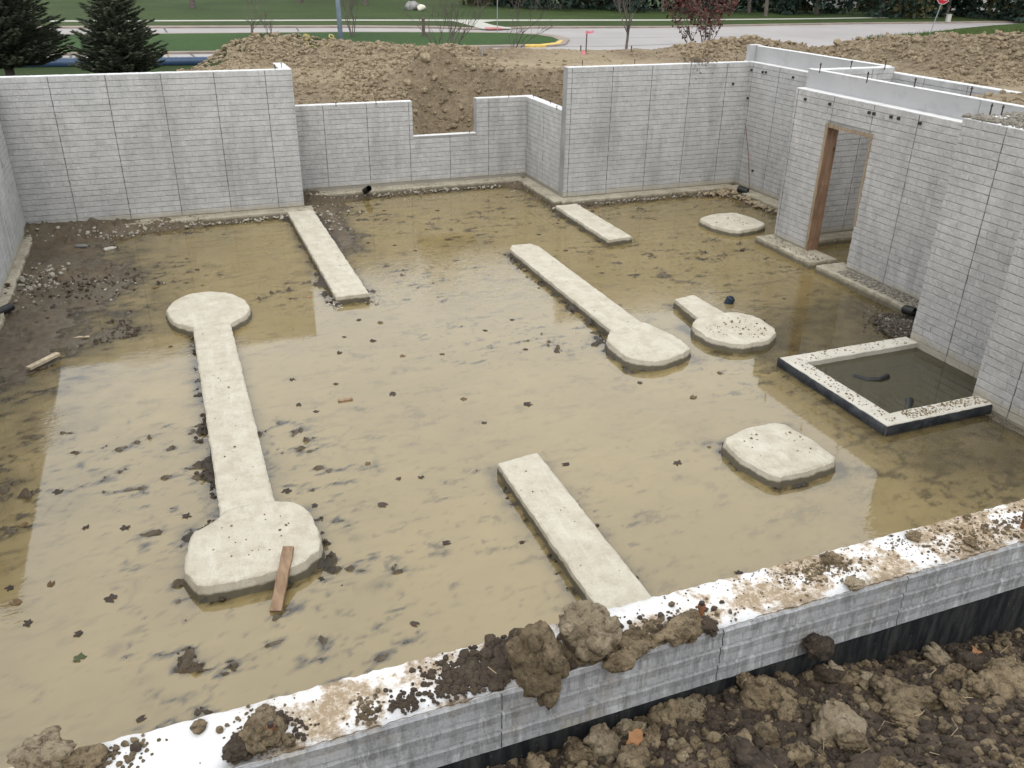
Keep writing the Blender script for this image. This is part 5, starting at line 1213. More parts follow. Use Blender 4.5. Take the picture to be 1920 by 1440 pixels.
for x, y, z, lab in [(1537, 133, 2.935, 'on the long upstand at the corner of the cross wall'), (1595, 128, 2.93, 'in the middle of the cross wall top'), (1659, 127, 2.93, 'at the right end of the cross wall top'),
        (1625.5, 151, 2.935, 'second along the long upstand from the corner'), (1714, 163, 2.935, 'third along the long upstand, near its joint'), (1819, 180, 2.935, 'fourth along the long upstand, beside the spilt dirt'),
        (1856, 214, 2.92, 'in the gravel on top of the wall behind the pit'), (1877, 217, 2.92, 'short one at the right in the wall-top gravel')]:
    bolt('dark anchor bolt '+lab, topat(x, y, z), .13)
for x, y, z, lab in [(516, 130, 2.607, 'at the end of the tall left wall'), (528, 127, 2.607, 'on the short return behind the left wall'), (1092, 122, 2.607, 'near the left end of the tall middle wall'), (1190, 119.5, 2.607, 'in the middle of the tall middle wall'), (1284, 117, 2.607, 'beside the dry weed'), (1381, 114.5, 2.607, 'near the right corner of the tall middle wall')]:
    bolt('thin dark anchor bolt '+lab, topat(x, y, z), .09, .007)
for x, y, z, lab in [(630, 197.5, ZB, 'nearest the tall left wall on the bay wall'), (705, 193.5, ZB, 'left of the window notch'), (795, 252.5, NZ, 'left on the notch sill'), (880, 249.5, NZ, 'right on the notch sill'), (954, 182, ZB, 'right of the window notch'), (1000, 183, ZB, 'at the bay corner'), (1032, 194, ZB, 'midway on the low side wall'), (1044, 203, ZB, 'beside the tall middle wall')]:
    bolt('tiny dark anchor bolt '+lab, topat(x, y, z), .05, .007)
def bigbolt(label, x, y, h, lean):
    t = thing('anchor_bolt', label, 'bolt', tuple(at(x, y, z=FZ)), group='rusty bolts in the front wall top'); t.rotation_euler = (lean, 0, 0)
    MB().tube([(0, 0, -.03), (0, 0, h)], .0085, 12).build('shank', M['rust'], t, False)
    MB().tube([(0, 0, h-.022), (0, 0, h-.006)], .0155, 12).build('washer', M['rust'], t); MB().tube([(0, 0, h-.006), (0, 0, h+.008)], .011, 6).build('nut', M['darkrust'], t)
    return t
bigbolt('rusty orange anchor bolt standing in mud on the front wall, right of centre', 1314, 1168, .088, -.12)
bigbolt('rusty anchor bolt at the right photo edge on the front wall', 1916, 990, .085, 0)
bigbolt('rusty ring-washered anchor bolt sunk in mud at the left of the front wall', 512, 1392, .07, -.15)

# ------------------------------------------------------------------ debris in the basement
M['blackpipe'] = mat_plain('black_plastic', (0.016, 0.017, 0.016), 0.4, 0.2, 12)
GP = 'black corrugated drain pipe ends'
ring_pipe('drain_pipe', 'black corrugated drain pipe end leaning at the foot of the notched bay wall', [at(692, 353, z=.12), at(679, 362, z=-.12)], .058, M['blackpipe'], 'pipe', .035, .10, group=GP)
ring_pipe('drain_pipe', 'black corrugated drain pipe end lying in rubble in the far right corner', [at(1384, 353, z=.05), at(1402, 360, z=0.0)], .07, M['blackpipe'], 'pipe', .035, .10, group=GP)
ring_pipe('drain_pipe', 'black corrugated drain pipe end at the left photo edge', [at(22, 574, z=.0), at(-30, 600, z=-.02)], .055, M['blackpipe'], 'pipe', .035, .10, group=GP)
ring_pipe('drain_pipe', 'black corrugated drain pipe end poking out of the gravel heap', [at(1696, 580, z=.02), at(1716, 586, z=.05)], .065, M['blackpipe'], 'pipe', .035, .10, group=GP)
ring_pipe('drain_pipe', 'black hose curving under the pit water', [at(1600, 706, z=-.09), at(1625, 713, z=-.085), at(1650, 712, z=-.075), at(1664, 705, z=-.06)], .035, M['blackpipe'], 'pipe', .035, .10, group=GP)
ring_pipe('drain_pipe', 'short black pipe stub under the pit water by the near curb', [at(1703, 770, z=-.12), at(1705, 752, z=-.09)], .05, M['blackpipe'], 'pipe', .035, .10, group=GP)
M['bluecan'] = mat_plain('dark_blue_plastic_can', (0.02, 0.03, 0.045), 0.35, 0.2, 10)
p = at(1366, 568, z=ZWAT); c_ = thing('plastic_can', 'small dark blue-black can floating beside the stubby footing', 'can', tuple(p)); c_.rotation_euler = (.25, .3, .4)
MB().tube([(0, 0, -.05), (0, 0, .08), (0, 0, .095)], [.068, .068, .058], 16).build('can_body', M['bluecan'], c_, False); MB().tube([(0, 0, .093), (0, 0, .112)], .032, 12).build('can_neck', M['bluecan'], c_)
# loose timber
M['board'] = mat_wood('old_wet_board', (0.20, 0.125, 0.075), (0.33, 0.225, 0.14), (1, .15, 1), False)
def plank(name, label, a, b, wd, th, mat, cat='board'):
    a, b = Vector(a), Vector(b); d = b-a; L = d.length; d.normalize(); s = d.cross(Vector((0, 0, 1))).normalized(); u = s.cross(d); r = random.Random(int(a.x*50))
    t = thing(name, label, cat, tuple(a)); n = 10; v = []; f = []
    for i in range(n+1):
        q = d*L*i/n
        for (si, ui) in ((-1, -1), (1, -1), (1, 1), (-1, 1)): v.append(tuple(q + s*(wd/2*si+r.uniform(-.0025, .0025)) + u*(th/2*ui+r.uniform(-.001, .001))))
    for i in range(n):
        for k in range(4): x, y = i*4+k, i*4+(k+1) % 4; f.append((x, y, y+4, x+4))
    f += [(3, 2, 1, 0), tuple(n*4+k for k in range(4))]; link('timber', mk('timber', v, f, mat), t); return t
bd = plank('wooden_board', 'reddish brown wet board propped from the near pad down into the water', at(541, 1026, z=.085), at(517, 1147, z=-.115), .092, .034, M['board'])
M['palewood'] = mat_wood('pale_peeled_wood', (0.36, 0.29, 0.19), (0.55, 0.46, 0.33), (1, .3, 1), False)
plank('wooden_stake', 'pale broken stake lying on the mud at the left', at(53, 691, z=-.075), at(109, 663, z=-.055), .075, .035, M['palewood'], 'stake')
plank('wood_block', 'small wood offcut floating in the middle of the water', at(634, 752, z=-.118), at(661, 748, z=-.118), .05, .02, M['board'], 'block')
plank('wood_scrap', 'pale thin wood scrap on the mud right of the bright stake', at(130, 633, z=-.11), at(168, 631, z=-.11), .04, .012, M['palewood'], 'wood scrap')
def bottle(label, x, y, mat, rz):
    p = at(x, y, z=-.07); p.z = fz(p.x, p.y)+.032; t = thing('plastic_bottle', label, 'bottle', tuple(p)); t.rotation_euler = (R_(90), 0, rz)
    MB().tube([(0, 0, -.12), (0, 0, -.11), (0, 0, .03), (0, 0, .07), (0, 0, .10)], [.03, .037, .037, .02, .014], 12).build('bottle_body', mat, t, True); MB().tube([(0, 0, .10), (0, 0, .12)], .016, 10).build('cap', M['bluecan'], t)
M['grime'] = mat_plain('grimy_plastic', (0.16, 0.16, 0.15), 0.4, 0.3, 20); bottle('dark grimy plastic bottle on the mud near the tall left wall', 155, 463, M['grime'], 1.4)
M['frost'] = mat_plain('dusty_clear_plastic', (0.42, 0.39, 0.33), 0.35, 0.2, 20); bottle('pale dusty plastic bottle right of the dark one', 207, 462, M['frost'], 2.0)
rod = thing('thin_rod', 'thin rusty rod leaning in the far right corner', 'rod', tuple(at(1405, 357, z=0.0))); tp = at(1398, 236, X=11.86)-rod.location
MB().tube([(0, 0, 0), tp*.5+Vector((.03, 0, 0)), tp], .007, 6).build('rod_body', M['rust'], rod)

# rubble and pebbles (uncountable)
def crumbs(name, label, gens, mat, arrs=CL1, cat='gravel'):
    P = []; S = []
    for (n, fn, s0, s1) in gens:
        for _ in range(n):
            x, y, z = fn(); s = s0*(s1/s0)**(rnd.random()**2); P.append((x, y, z+s*.3)); S.append(s)
    return tag(link(name, scatter(name, arrs, P, S, mat, rnd)), label, cat, kind='stuff')
def box_on(x0, x1, y0, y1, z): return lambda: (rnd.uniform(x0, x1), rnd.uniform(y0, y1), z)
def gauss_floor(cx, cy, sx, sy, zmin=-9):
    def f():
        x, y = rnd.gauss(cx, sx), rnd.gauss(cy, sy); x = min(max(x, -2.6), 11.8); y = min(max(y, 2.4), 18.4); return x, y, max(fz(x, y), zmin)
    return f
crumbs('ledge_gravel', 'grey gravel spilt along the footing right of the doorway', [(1500, box_on(9.92, 10.2, 8.05, 10.6, .0), .008, .028), (700, gauss_floor(9.75, 8.5, .22, .28), .012, .034), (120, box_on(9.9, 10.2, 11.2, 12.7, .01), .006, .016)], M['gravel'])
crumbs('gravel_heap', 'dark gravel heap behind the bulging wall', [(1500, gauss_floor(9.55, 8.45, .20, .26, -.1), .012, .034)], M['wet_gravel'])
crumbs('corner_rubble', 'pale rubble in the far right corner', [(420, gauss_floor(11.55, 15.4, .09, .7, -.10), .015, .05), (160, gauss_floor(11.3, 16.0, .3, .12, -.08), .012, .045)], M['clod_pale'])
crumbs('mortar_crumbs', 'white mortar crumbs along the wall footings', [(160, gauss_floor(1.0, 17.08, 1.1, .07, -.10), .012, .045), (130, gauss_floor(5, 18.2, 1.6, .06, -.1), .012, .04), (60, gauss_floor(2.72, 16.6, .12, .5), .012, .04),
    (150, gauss_floor(-2.2, 14.4, .18, .4, -.2), .012, .05), (60, gauss_floor(-1.45, 14.0, .45, .3), .01, .025), (90, gauss_floor(-1.2, 16.9, .8, .12), .012, .04), (200, box_on(-2.5, 7.4, 17.2, 17.42, -.005), .006, .018),
    (150, box_on(2.5, 7.3, 18.34, 18.55, -.005), .008, .028), (50, gauss_floor(1.93, 12.1, .06, .12, -.14), .015, .035), (50, gauss_floor(2.54, 12.15, .06, .12, -.14), .015, .035), (80, gauss_floor(9.3, 16.05, 1.2, .05, -.09), .01, .03)], mat_clod('pale_mortar_crumbs', (0.40, 0.36, 0.29), (0.56, 0.52, 0.44), (0.22, 0.185, 0.13)), cat='crumbs')
def pad_peb(poly_c, rx, ry, n, z): 
    def f():
        a = rnd.uniform(0, 6.28); q = math.sqrt(rnd.random()); return poly_c[0]+math.cos(a)*rx*q, poly_c[1]+math.sin(a)*ry*q, z
    return (n, f, .007, .017)
crumbs('pebbles', 'small brown pebbles scattered on the footings and curb', [pad_peb((6.95, 9.1), .42, .4, 60, .006), pad_peb((5.5, 6.2), .38, .34, 26, .014), pad_peb((10.0, 13.8), .4, .4, 16, 0), pad_peb((.15, 6.5), .4, .35, 18, .02),
    (110, box_on(6.97, 7.16, 6.22, 8.0, .0), .006, .015), (80, box_on(7.2, 8.9, 7.9, 8.08, .0), .006, .015), (330, box_on(7.3, 8.46, 6.23, 6.40, .0), .005, .014), (20, box_on(2.65, 3.0, 3, 6.8, .0), .005, .012), (16, box_on(5.35, 5.75, 9.8, 13.4, 0), .005, .012), (14, box_on(2.05, 2.4, 12.4, 16, 0), .005, .012), (16, box_on(0, .35, 7.2, 11.5, 0), .005, .014)], M['clod'])
crumbs('mud_clumps', 'dark mud crumbs along the edges of the strip footings', [(420, gauss_floor(-.14, 9.3, .04, 1.5, -.155), .008, .03), (120, gauss_floor(.52, 9.3, .03, 1.4, -.155), .008, .022), (130, gauss_floor(.76, 6.4, .04, .3, -.145), .006, .022), (200, gauss_floor(2.5, 5.0, .04, 1.1, -.155), .008, .028), (140, gauss_floor(3.17, 5.0, .03, 1.1, -.155), .008, .026), (120, gauss_floor(5.2, 11.6, .03, 1.2, -.14), .012, .03),
    (200, gauss_floor(-1.5, 14.0, .5, .35), .015, .04), (160, gauss_floor(-.85, 12.1, .25, .25), .012, .035), (40, gauss_floor(*HEAPS[0][:2], .09, .08), .004, .012), (30, gauss_floor(*HEAPS[1][:2], .06, .06), .004, .012)], M['clod_dark'])

# ------------------------------------------------------------------ leaves
def leaf_mesh(seed, name='maple_leaf', lobes=5, mat=None, curl=.12):
    r = random.Random(seed); pts = []
    K = lobes*4
    for k in range(K):
        a = -math.pi*.5 + .35 + (2*math.pi-.7)*k/(K-1); ph = (k % 4); rad = {0: .66, 1: .86, 2: .98, 3: .72}[ph]*(1-.22*abs(math.sin(a*.5)))*r.uniform(.72, 1.12)
        if lobes < 4: rad = (.62+.3*math.cos(a-math.pi/2)**2)*r.uniform(.94, 1.05)
        pts.append((math.cos(a)*rad, math.sin(a)*rad))
    v = [(0, -.1, 0)] + [(x, y, curl*(x*x*r.uniform(-.6, 1)+y*y*r.uniform(-.4, .9))) for x, y in pts]
    f = [(0, i, i+1) for i in range(1, len(pts))]
    n = len(v); v += [(-.02, -.1, 0), (.02, -.1, 0), (.05, -.85, .03)]; f.append((n, n+1, n+2))
    return mk(name, v, f, mat, False)
M['leafdark'] = mat_leaf('wet_dark_leaf', (0.035, 0.028, 0.026), (0.075, 0.055, 0.042)); M['leafbrown'] = mat_leaf('wet_brown_leaf', (0.10, 0.065, 0.035), (0.17, 0.11, 0.06)); M['leaforange'] = mat_leaf('dry_orange_leaf', (0.22, 0.10, 0.045), (0.36, 0.19, 0.09)); M['leafgreen'] = mat_leaf('wet_green_leaf', (0.045, 0.06, 0.03), (0.08, 0.09, 0.045))
LM = [leaf_mesh(i, 'maple_leaf', 5 if i % 2 else 2, M['leafdark'] if i % 3 else M['leafbrown'], curl=.3) for i in range(12)]
ld = [leaf_mesh(40+i, 'maple_leaf', 5, M['leafdark']) for i in range(3)]
def leaf(label, x, y, s, me, group='fallen leaves in the flooded basement', z=None, name='fallen_leaf', sink=0):
    q = at(x, y, z=ZWAT)
    zz = max(ZWAT+.004, fz(q.x, q.y)+.006) if not sink else max(fz(q.x, q.y)+.008, ZWAT-.035)
    o = link(name, me); o.location = (q.x, q.y, zz if z is None else z); o.rotation_euler = (rnd.uniform(-.08, .08), rnd.uniform(-.08, .08), rnd.uniform(0, 6.28)); o.scale = (s, s, s); return tag(o, label, 'leaf', group)
FP = [(990, 758, .085, 'large dark maple leaf floating alone near the middle of the water'), (208, 1124, .075, 'dark maple leaf left of the near pad'), (52, 1168, .06, 'dark leaf near the left photo edge, upper of a pair'), (147, 1188, .055, 'dark leaf just right of the left-edge leaf'),
      (110, 922, .07, 'large dark leaf beside the sunken lump left of the strip footing'), (160, 990, .05, 'small dark leaf left of the strip footing'), (590, 948, .05, 'dark blue-black leaf right of the near pad'), (536, 921, .07, 'purplish brown leaf beside the near pad corner'), (1270, 869, .07, 'crumpled dark leaf left of the square domed pad'), (1200, 718, .055, 'dark leaf just below the centre pad'), (662, 795, .0, '')]
for i, (x, y, s, lab) in enumerate(FP[:-1]): leaf(lab, x, y, s, ld[i % 3])
leaf('green-brown leaf under water near the left bottom', 148, 1187+48, .0 or .07, leaf_mesh(70, 'maple_leaf', 5, M['leafgreen']))
pts = [(495, 772), (522, 768), (570, 740), (593, 772), (645, 632), (637, 661), (660, 690), (790, 706), (800, 720), (706, 718), (755, 668), (802, 700), (829, 664), (850, 722), (870, 748), (785, 745), (736, 740), (713, 605), (673, 600), (764, 595), (833, 590), (1025, 570), (962, 568), (787, 607), (910, 620), (937, 620), (880, 640), (1035, 663), (985, 655), (1075, 686), (1135, 723), (1087, 710), (1044, 660), (1225, 735), (1180, 772), (895, 792), (908, 793), (1056, 788), (1060, 871), (1200, 868), (1330, 838), (747, 898), (790, 895), (690, 870), (727, 940), (718, 947), (925, 925), (895, 1000), (838, 1018), (1005, 995), (778, 1170), (1262, 985), (1420, 1045), (675, 1130), (520, 770), (235, 990), (195, 985), (340, 978), (350, 968), (44, 985), (18, 1103), (96, 1095), (30, 1130), (175, 1248), (265, 1348), (148, 1368), (220, 1362), (400, 1265), (560, 760), (560, 745), (602, 1085), (640, 1170), (1300, 745), (1225, 640), (580, 716), (610, 702), (548, 712), (630, 720), (700, 640), (740, 626), (816, 618), (870, 600), (612, 596), (655, 580), (690, 570), (1385, 1075), (1010, 590), (960, 600),
       (415, 500), (350, 485), (385, 490), (425, 488), (470, 493), (370, 506), (350, 530), (290, 540), (285, 590), (380, 535), (430, 590), (475, 600), (520, 640), (555, 545), (545, 560), (575, 585), (410, 570), (240, 620), (295, 605), (270, 640), (320, 650), (200, 665), (150, 648), (190, 690), (180, 700), (120, 640), (90, 600), (70, 610), (130, 590), (60, 860), (40, 800), (30, 830), (55, 640), (100, 580), (320, 622), (340, 628), (230, 655), (650, 430), (700, 440), (760, 410), (800, 430), (820, 395), (865, 380), (900, 400), (930, 435), (990, 420), (1010, 440), (1060, 470), (1100, 480), (1120, 500), (1230, 500), (1400, 500), (1390, 470), (1290, 520), (1470, 560), (1480, 500), (1250, 460), (1060, 440), (990, 465), (1000, 380), (950, 370), (780, 470), (740, 460), (700, 480), (690, 455), (660, 400), (690, 420), (720, 395), (1290, 480), (1430, 600), (1410, 640), (1350, 700), (1440, 700), (1480, 740), (1250, 900)]
GL = 'fallen leaves in the flooded basement'
LAND = [(385, 570, 'the far rounded pad'), (400, 760, 'the long strip footing'), (470, 1030, 'the near pad with the board'), (620, 480, 'the straight strip footing'), (800, 700, 'the middle of the water'), (1050, 520, 'the footing right of centre'), (1210, 650, 'the centre pad'), (1120, 420, 'the short strip footing'),
        (1370, 415, 'the lone far pad'), (1380, 610, 'the pebble-dotted pad'), (1460, 840, 'the square domed pad'), (1600, 720, 'the square pit'), (1080, 980, 'the foreground strip footing'), (130, 480, 'the plastic bottles'), (80, 675, 'the broken stake'), (700, 355, 'the bay drain pipe'), (650, 900, 'the open water right of the long strip'), (300, 1250, 'the small sunken mud heap'), (60, 900, 'the left photo edge')]
def where_is(x, y):
    bx, by, nm = min(LAND, key=lambda l: (l[0]-x)**2+((l[1]-y)*1.6)**2); dx, dy = x-bx, (y-by)*1.6
    return ('left of ' if dx < 0 else 'right of ')+nm if abs(dx) > abs(dy) else ('just beyond ' if dy < 0 else 'in front of ')+nm
for i, (x, y) in enumerate(pts):
    q = at(x, y, z=ZWAT); left = x < 600 and y < 720
    if not (-2.5 < q.x < 11.6 and 2.4 < q.y < 18.2): continue
    k_ = rnd.randrange(12); sk = rnd.random() < .55; sz = rnd.uniform(.035, .065)
    leaf(('tiny ' if sz < .043 else 'small ' if sz < .055 else 'broad ')+('dark ' if k_ % 3 else 'brown ')+('lobed ' if k_ % 2 else 'rounded ')+('sunken ' if sk and not left else '')+'leaf '+where_is(x, y), x, y, sz, LM[k_], GL, sink=sk)
for x, y, lab in ((372, 552, 'orange-brown leaf just beyond the far rounded pad'), (578, 557, 'bright orange leaf left of the straight strip footing end'), (614, 566, 'pinkish leaf at the rubble end of the straight strip footing')):
    leaf(lab, x, y, .05, leaf_mesh(90+x, 'maple_leaf', 5, M['leaforange']))

# ------------------------------------------------------------------ mud lumps on the front wall
rn = random.Random(77)
def lump(label, x, y, r, seed, mat, sc=(1, 1, 1), sub=5, rz=0, zoff=.35, rough=.38):
    p = at(x, y, z=FZ); return clod_obj('mud_lump', label, (p.x, p.y, FZ+r*zoff), r, seed, mat, sub, 'mud lump', 'lumps of mud on the front wall', sc, rz, rough)
lump('largest upright block of mud, dark on its left side, on the front wall', 1012, 1262, .118, 501, M['clod'], (.80, 1.2, 1.75), rz=.25, zoff=.5, rough=.26)
lump('broad pale cracked lump right of the largest block', 1098, 1205, .112, 512, M['clod_pale'], (1.1, .95, 1.15), rz=.6, zoff=.5, rough=.34)
lump('pale peaked lump at the rear edge behind the broad lump', 1082, 1168, .055, 523, M['clod_pale'], (1.1, .8, 1.2), zoff=.6)
lump('flat cracked lump at the foot of the rusty bolt', 1285, 1185, .068, 534, M['clod'], (1.5, .8, .6), rz=.3)
lump('dark lump beside the rusty bolt stem', 1322, 1178, .045, 535, M['clod_dark'], (1, .8, .8))
lump('knobbly tan lump right of the broad pale lump', 1185, 1215, .062, 545, M['clod'], (1.2, .9, .7))
lump('low tan lump near the outer edge right of the broad lump', 1165, 1248, .055, 546, M['clod'], (1.3, .8, .6))
lump('cracked brown mass around the ring bolt at the left', 492, 1380, .075, 556, M['clod'], (1.0, 1.25, .6), rz=.3, rough=.42)
lump('dark brown lump at the rear of the cracked mass', 512, 1360, .042, 557, M['clod_dark'], (1.1, .9, .6))
lump('grey-dark lump at the left of the cracked mass', 448, 1408, .05, 558, M['clod_dark'], (1, 1, .6))
lump('big pale knobbly lump hanging over the inner edge at the bottom left', 88, 1428, .075, 567, M['clod_pale'], (1.15, .9, .9), zoff=.3, rough=.42)
lump('darker lump right of the knobbly one at the bottom left', 160, 1432, .05, 568, M['clod'], (1.3, .9, .7))
lump('small grey square lump alone on the clean wall top', 374, 1366, .024, 578, M['clod'], (1, 1, .8), sub=3)
lump('small black lump near the bottom left of the wall top', 256, 1404, .016, 579, M['clod_dark'], sub=3)
lump('rounded brown lump on the far right part of the wall top', 1556, 1052, .036, 590, M['clod'], (1.1, .9, .9), sub=4)
lump('orange-tan lump at the outer edge on the right part of the wall top', 1598, 1098, .037, 591, M['clod_pale'], (1.1, .9, .8), sub=4)
lump('solitary brown lump further right on the wall top', 1712, 1010, .032, 592, M['clod'], sub=4)
lump('low tan lump near the right end of the wall top', 1818, 1020, .026, 593, M['clod'], sub=4)
lump('dark clod resting against the outer face of the front wall', 1535, 1215, .062, 594, M['clod_dark'], (1, .8, 1), sub=4).location = tuple(at(1535, 1215, Y=2.0))
P = []; S = []; P2 = []; S2 = []
def wt(cx, cy, sx, sy, n, s0, s1, dark):
    c = at(cx, cy, z=FZ)
    for _ in range(n):
        x, y = c.x+rn.gauss(0, sx), c.y+rn.gauss(0, sy)
        if not (2.07 < y < 2.295): continue
        s = s0*(s1*.72/s0)**(rn.random()**2); (P2 if dark else P).append((x, y, FZ+s*.35)); (S2 if dark else S).append(s)
wt(905, 1262, .10, .06, 800, .004, .024, True); wt(860, 1275, .07, .06, 220, .004, .018, True); wt(960, 1230, .06, .06, 160, .01, .035, True)
wt(1130, 1235, .14, .06, 420, .006, .032, False); wt(1230, 1200, .12, .06, 260, .004, .018, False); wt(1290, 1180, .08, .05, 200, .004, .02, False)
wt(760, 1320, .03, .035, 110, .004, .016, True); wt(690, 1335, .03, .04, 120, .004, .014, False); wt(490, 1385, .05, .06, 300, .004, .02, False); wt(545, 1375, .04, .03, 70, .004, .014, True)
wt(230, 1425, .05, .05, 70, .005, .02, False); wt(1550, 1070, .11, .05, 330, .002, .013, False); wt(1480, 1075, .08, .05, 130, .002, .009, False); wt(1700, 1015, .1, .06, 130, .002, .009, False); wt(1800, 1015, .12, .06, 300, .002, .011, False); wt(1890, 985, .15, .07, 420, .002, .014, False)
wt(1000, 1220, .9, .1, 170, .002, .006, True); wt(1500, 1060, .5, .1, 110, .002, .005, True); wt(1100, 1230, .25, .07, 160, .01, .03, True)
tag(link('wall_top_mud', scatter('wall_top_mud', CL1+CL2, P, S, M['clod'], rn)), 'brown mud crumbs spread over the front wall top', 'mud crumbs', kind='stuff')
tag(link('wall_top_topsoil', scatter('wall_top_topsoil', CL1+CL2, P2, S2, M['clod_dark'], rn)), 'black topsoil crumbs on the front wall top left of the largest block', 'soil crumbs', kind='stuff')

# ------------------------------------------------------------------ foreground soil
def soil_h(X, Y):
    z = 1.965 - 0.15*np.clip(X-2.0, 0, 4) + 0.34*np.clip(1.90-Y, -.2, 3)
    z = z + 0.05*fbm(X*2.2, Y*2.2, 4, 3) + 0.035*(1-2*np.abs(fbm(X*6, Y*6, 7, 4))) + 0.014*fbm(X*22, Y*22, 2, 3)
    return z
sx_ = np.arange(-1.6, 6.4, .018); sy_ = np.arange(-0.9, 2.075, .016); SX, SY = np.meshgrid(sx_, sy_, indexing='ij')
me = mk_np('dark_soil', np.stack([SX, SY, soil_h(SX, SY)], -1).reshape(-1, 3), grid_faces(len(sx_), len(sy_)), M['soil']); tag(link('dark_soil', me), kind='structure')
_SH = soil_h(SX, SY)
def sh(x, y): return float(_SH[min(max(int((x+1.6)/.018+.5), 0), len(sx_)-1), min(max(int((y+.9)/.016+.5), 0), len(sy_)-1)])
big = [crumbly(4, 700+i, .34, .8, 30) for i in range(7)]
bigm = [mk_np('clay_clod', v, f, M[m], True) for (v, f), m in zip(big, ['clod', 'clod', 'clod_pale', 'clod', 'clod_dark', 'clod', 'clod_dark'])]
def fg(label, x, y, r, k, sc=(1, 1, .85)):
    # find the soil point under the pixel
    d = at(x, y, z=1.9)-CAMV; t = 1.0
    for s in np.linspace(.6, 1.25, 260):
        q = CAMV+d*s
        if q.z < sh(q.x, q.y): break
    if q.y > 2.04-r*.8: q.y = 2.04-r*.8
    o = link('clay_clod', bigm[k % 7]); o.location = (q.x, q.y, sh(q.x, q.y)+r*.28); o.scale = (r*sc[0], r*sc[1], r*sc[2]); o.rotation_euler = (rn.uniform(-.4, .4), rn.uniform(-.4, .4), rn.uniform(0, 6.28)); return tag(o, label, 'clod', 'clods in the dark soil outside the front wall')
fg('smooth rounded tan clod beside the orange-brown leaf', 1132, 1405, 0.082, 2, (.9, .9, 1)); fg('tan clod left of the smooth rounded one', 1085, 1425, 0.053, 0)
fg('large brown clod low right of the fallen leaf', 1190, 1432, 0.058, 3)
fg('upright tan clod under the wall in the middle', 1420, 1315, 0.076, 0, (.8, 1, 1.1)); fg('knobbly tan clod right of the upright one', 1448, 1300, 0.053, 1); fg('yellowish clod right under the dark resting clod', 1552, 1262, 0.055, 2)
fg('long pale clod lying diagonally right of centre', 1700, 1322, 0.089, 1, (1.3, .8, .7)); fg('big smooth grey-tan clod near the bottom middle', 1570, 1370, 0.100, 2, (1.2, .9, .6)); fg('large cracked clod at the right edge', 1890, 1290, 0.095, 3, (1.3, 1, .6))
fg('brown clod close under the black coating at the right', 1880, 1215, 0.053, 5); fg('pale clod at the bottom centre', 1500, 1425, 0.053, 0); fg('small pale clod among dark crumbs', 1625, 1275, 0.031, 2)
for i in range(210):
    x = rn.uniform(1000, 1940); y = rn.uniform(1210, 1460)
    q_ = rn.random(); r_ = .014*(4.6**(q_**2.2)); k_ = rn.randrange(7); edge_y = 1420-(x-985)*.30
    pl = 'right against the black coating' if y-edge_y < 45 else ('at the bottom photo edge' if y > 1395 else 'in the open soil'); side = 'left of the pointed pale clod' if x < 1250 else ('below the dark resting clod' if x < 1600 else ('right of the long pale clod' if x < 1800 else 'near the right photo edge'))
    fg(('large ' if r_ > .035 else 'medium ' if r_ > .022 else 'small ')+({2: 'pale ', 4: 'dark ', 6: 'dark '}.get(k_, 'tan '))+'clod '+pl+', '+side.replace('left of the pointed pale clod', 'near the orange-brown leaf'), x, y, r_, k_, (rn.uniform(.8, 1.3), 1, rn.uniform(.6, .95)))
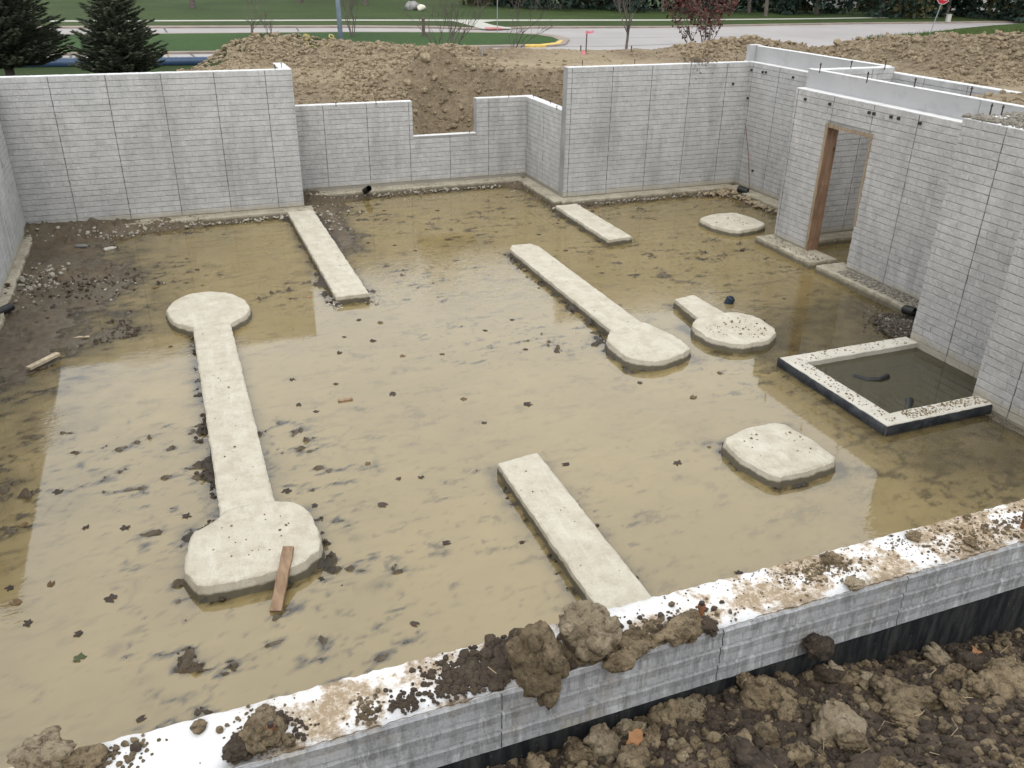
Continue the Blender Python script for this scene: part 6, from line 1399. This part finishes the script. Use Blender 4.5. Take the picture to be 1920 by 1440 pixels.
for tagm, n, s0, s1, nm, lab in (('clod_dark', 15000, .0035, .020, 'topsoil_crumbs', 'black topsoil crumbs in the foreground'), ('clod', 7000, .0035, .024, 'clay_crumbs', 'brown clay crumbs in the foreground soil')):
    P = []; S = []
    xs = np.array([rn.uniform(-.2, 4.6) for _ in range(n)]); ys = np.array([rn.uniform(.2, 2.05) for _ in range(n)]); zs = soil_h(xs, ys)
    for x, y, z in zip(xs, ys, zs): s = s0*(s1/s0)**(rn.random()**1.8); P.append((x, y, z+s*.25)); S.append(s)
    tag(link(nm, scatter(nm, CL2, P, S, M[tagm], rn)), lab, 'soil crumbs', kind='stuff')
# roots and straws
M['straw'] = mat_plain('pale_root', (0.42, 0.33, 0.20), 0.9, 0.2, 20)
P_ = MB()
for _ in range(110):
    x, y = rn.uniform(.6, 3.9), rn.uniform(.6, 2.0); a = rn.uniform(0, 6.28); L = rn.uniform(.03, .10); z = sh(x, y)+.018
    P_.tube([(x, y, z), (x+math.cos(a)*L*.5, y+math.sin(a)*L*.5, z+rn.uniform(.0, .03)), (x+math.cos(a+.5)*L, y+math.sin(a+.5)*L, z+rn.uniform(-.005, .02))], .0011, 3, False)
c = at(915, 1262, z=FZ); P_.tube([(c.x, c.y, FZ+.03), (c.x+.02, c.y-.03, FZ+.02), (c.x+.05, c.y-.035, FZ+.018)], .0014, 4, False)
tag(P_.build('root_bits', M['straw']), 'thin pale roots and straws in the foreground soil', 'roots', kind='stuff')
def fgleaf(label, x, y, s, rot):
    d = at(x, y, z=1.9)-CAMV
    for k in np.linspace(.6, 1.25, 260):
        q = CAMV+d*k
        if q.z < sh(q.x, q.y)+.03: break
    n = 9; v = []; f = []
    for i in range(n):
        for j in range(5):
            u = i/(n-1); w_ = math.sin(math.pi*min(1, u*1.02))**.7*(.30+.06*math.sin(i*2.1)); vv = (j-2)/2
            v.append((u-.5, vv*w_, .35*abs(vv)*w_ + .10*math.sin(u*5)+.05*math.sin(i*1.7+j)))
    for i in range(n-1):
        for j in range(4): a = i*5+j; f.append((a, a+5, a+6, a+1))
    t = thing('dry_leaf', label, 'leaf', (q.x, min(q.y, 1.98), q.z+.0)); t.rotation_euler = rot; t.scale = (s, s, s)
    link('leaf_blade', mk('leaf_blade', v, f, M['leaforange'], True), t); MB().tube([(.48, 0, .0), (.62, .03, .05), (.8, .02, .02)], [.012, .009, .006], 4).build('stalk', M['straw'], t)
fgleaf('curled orange-brown leaf under the wall beside the smooth tan clod', 1190, 1385, .095, (.5, -.3, .45))
fgleaf('small orange leaf lying against the black coating at the right', 1828, 1220, .075, (.3, .1, .6))
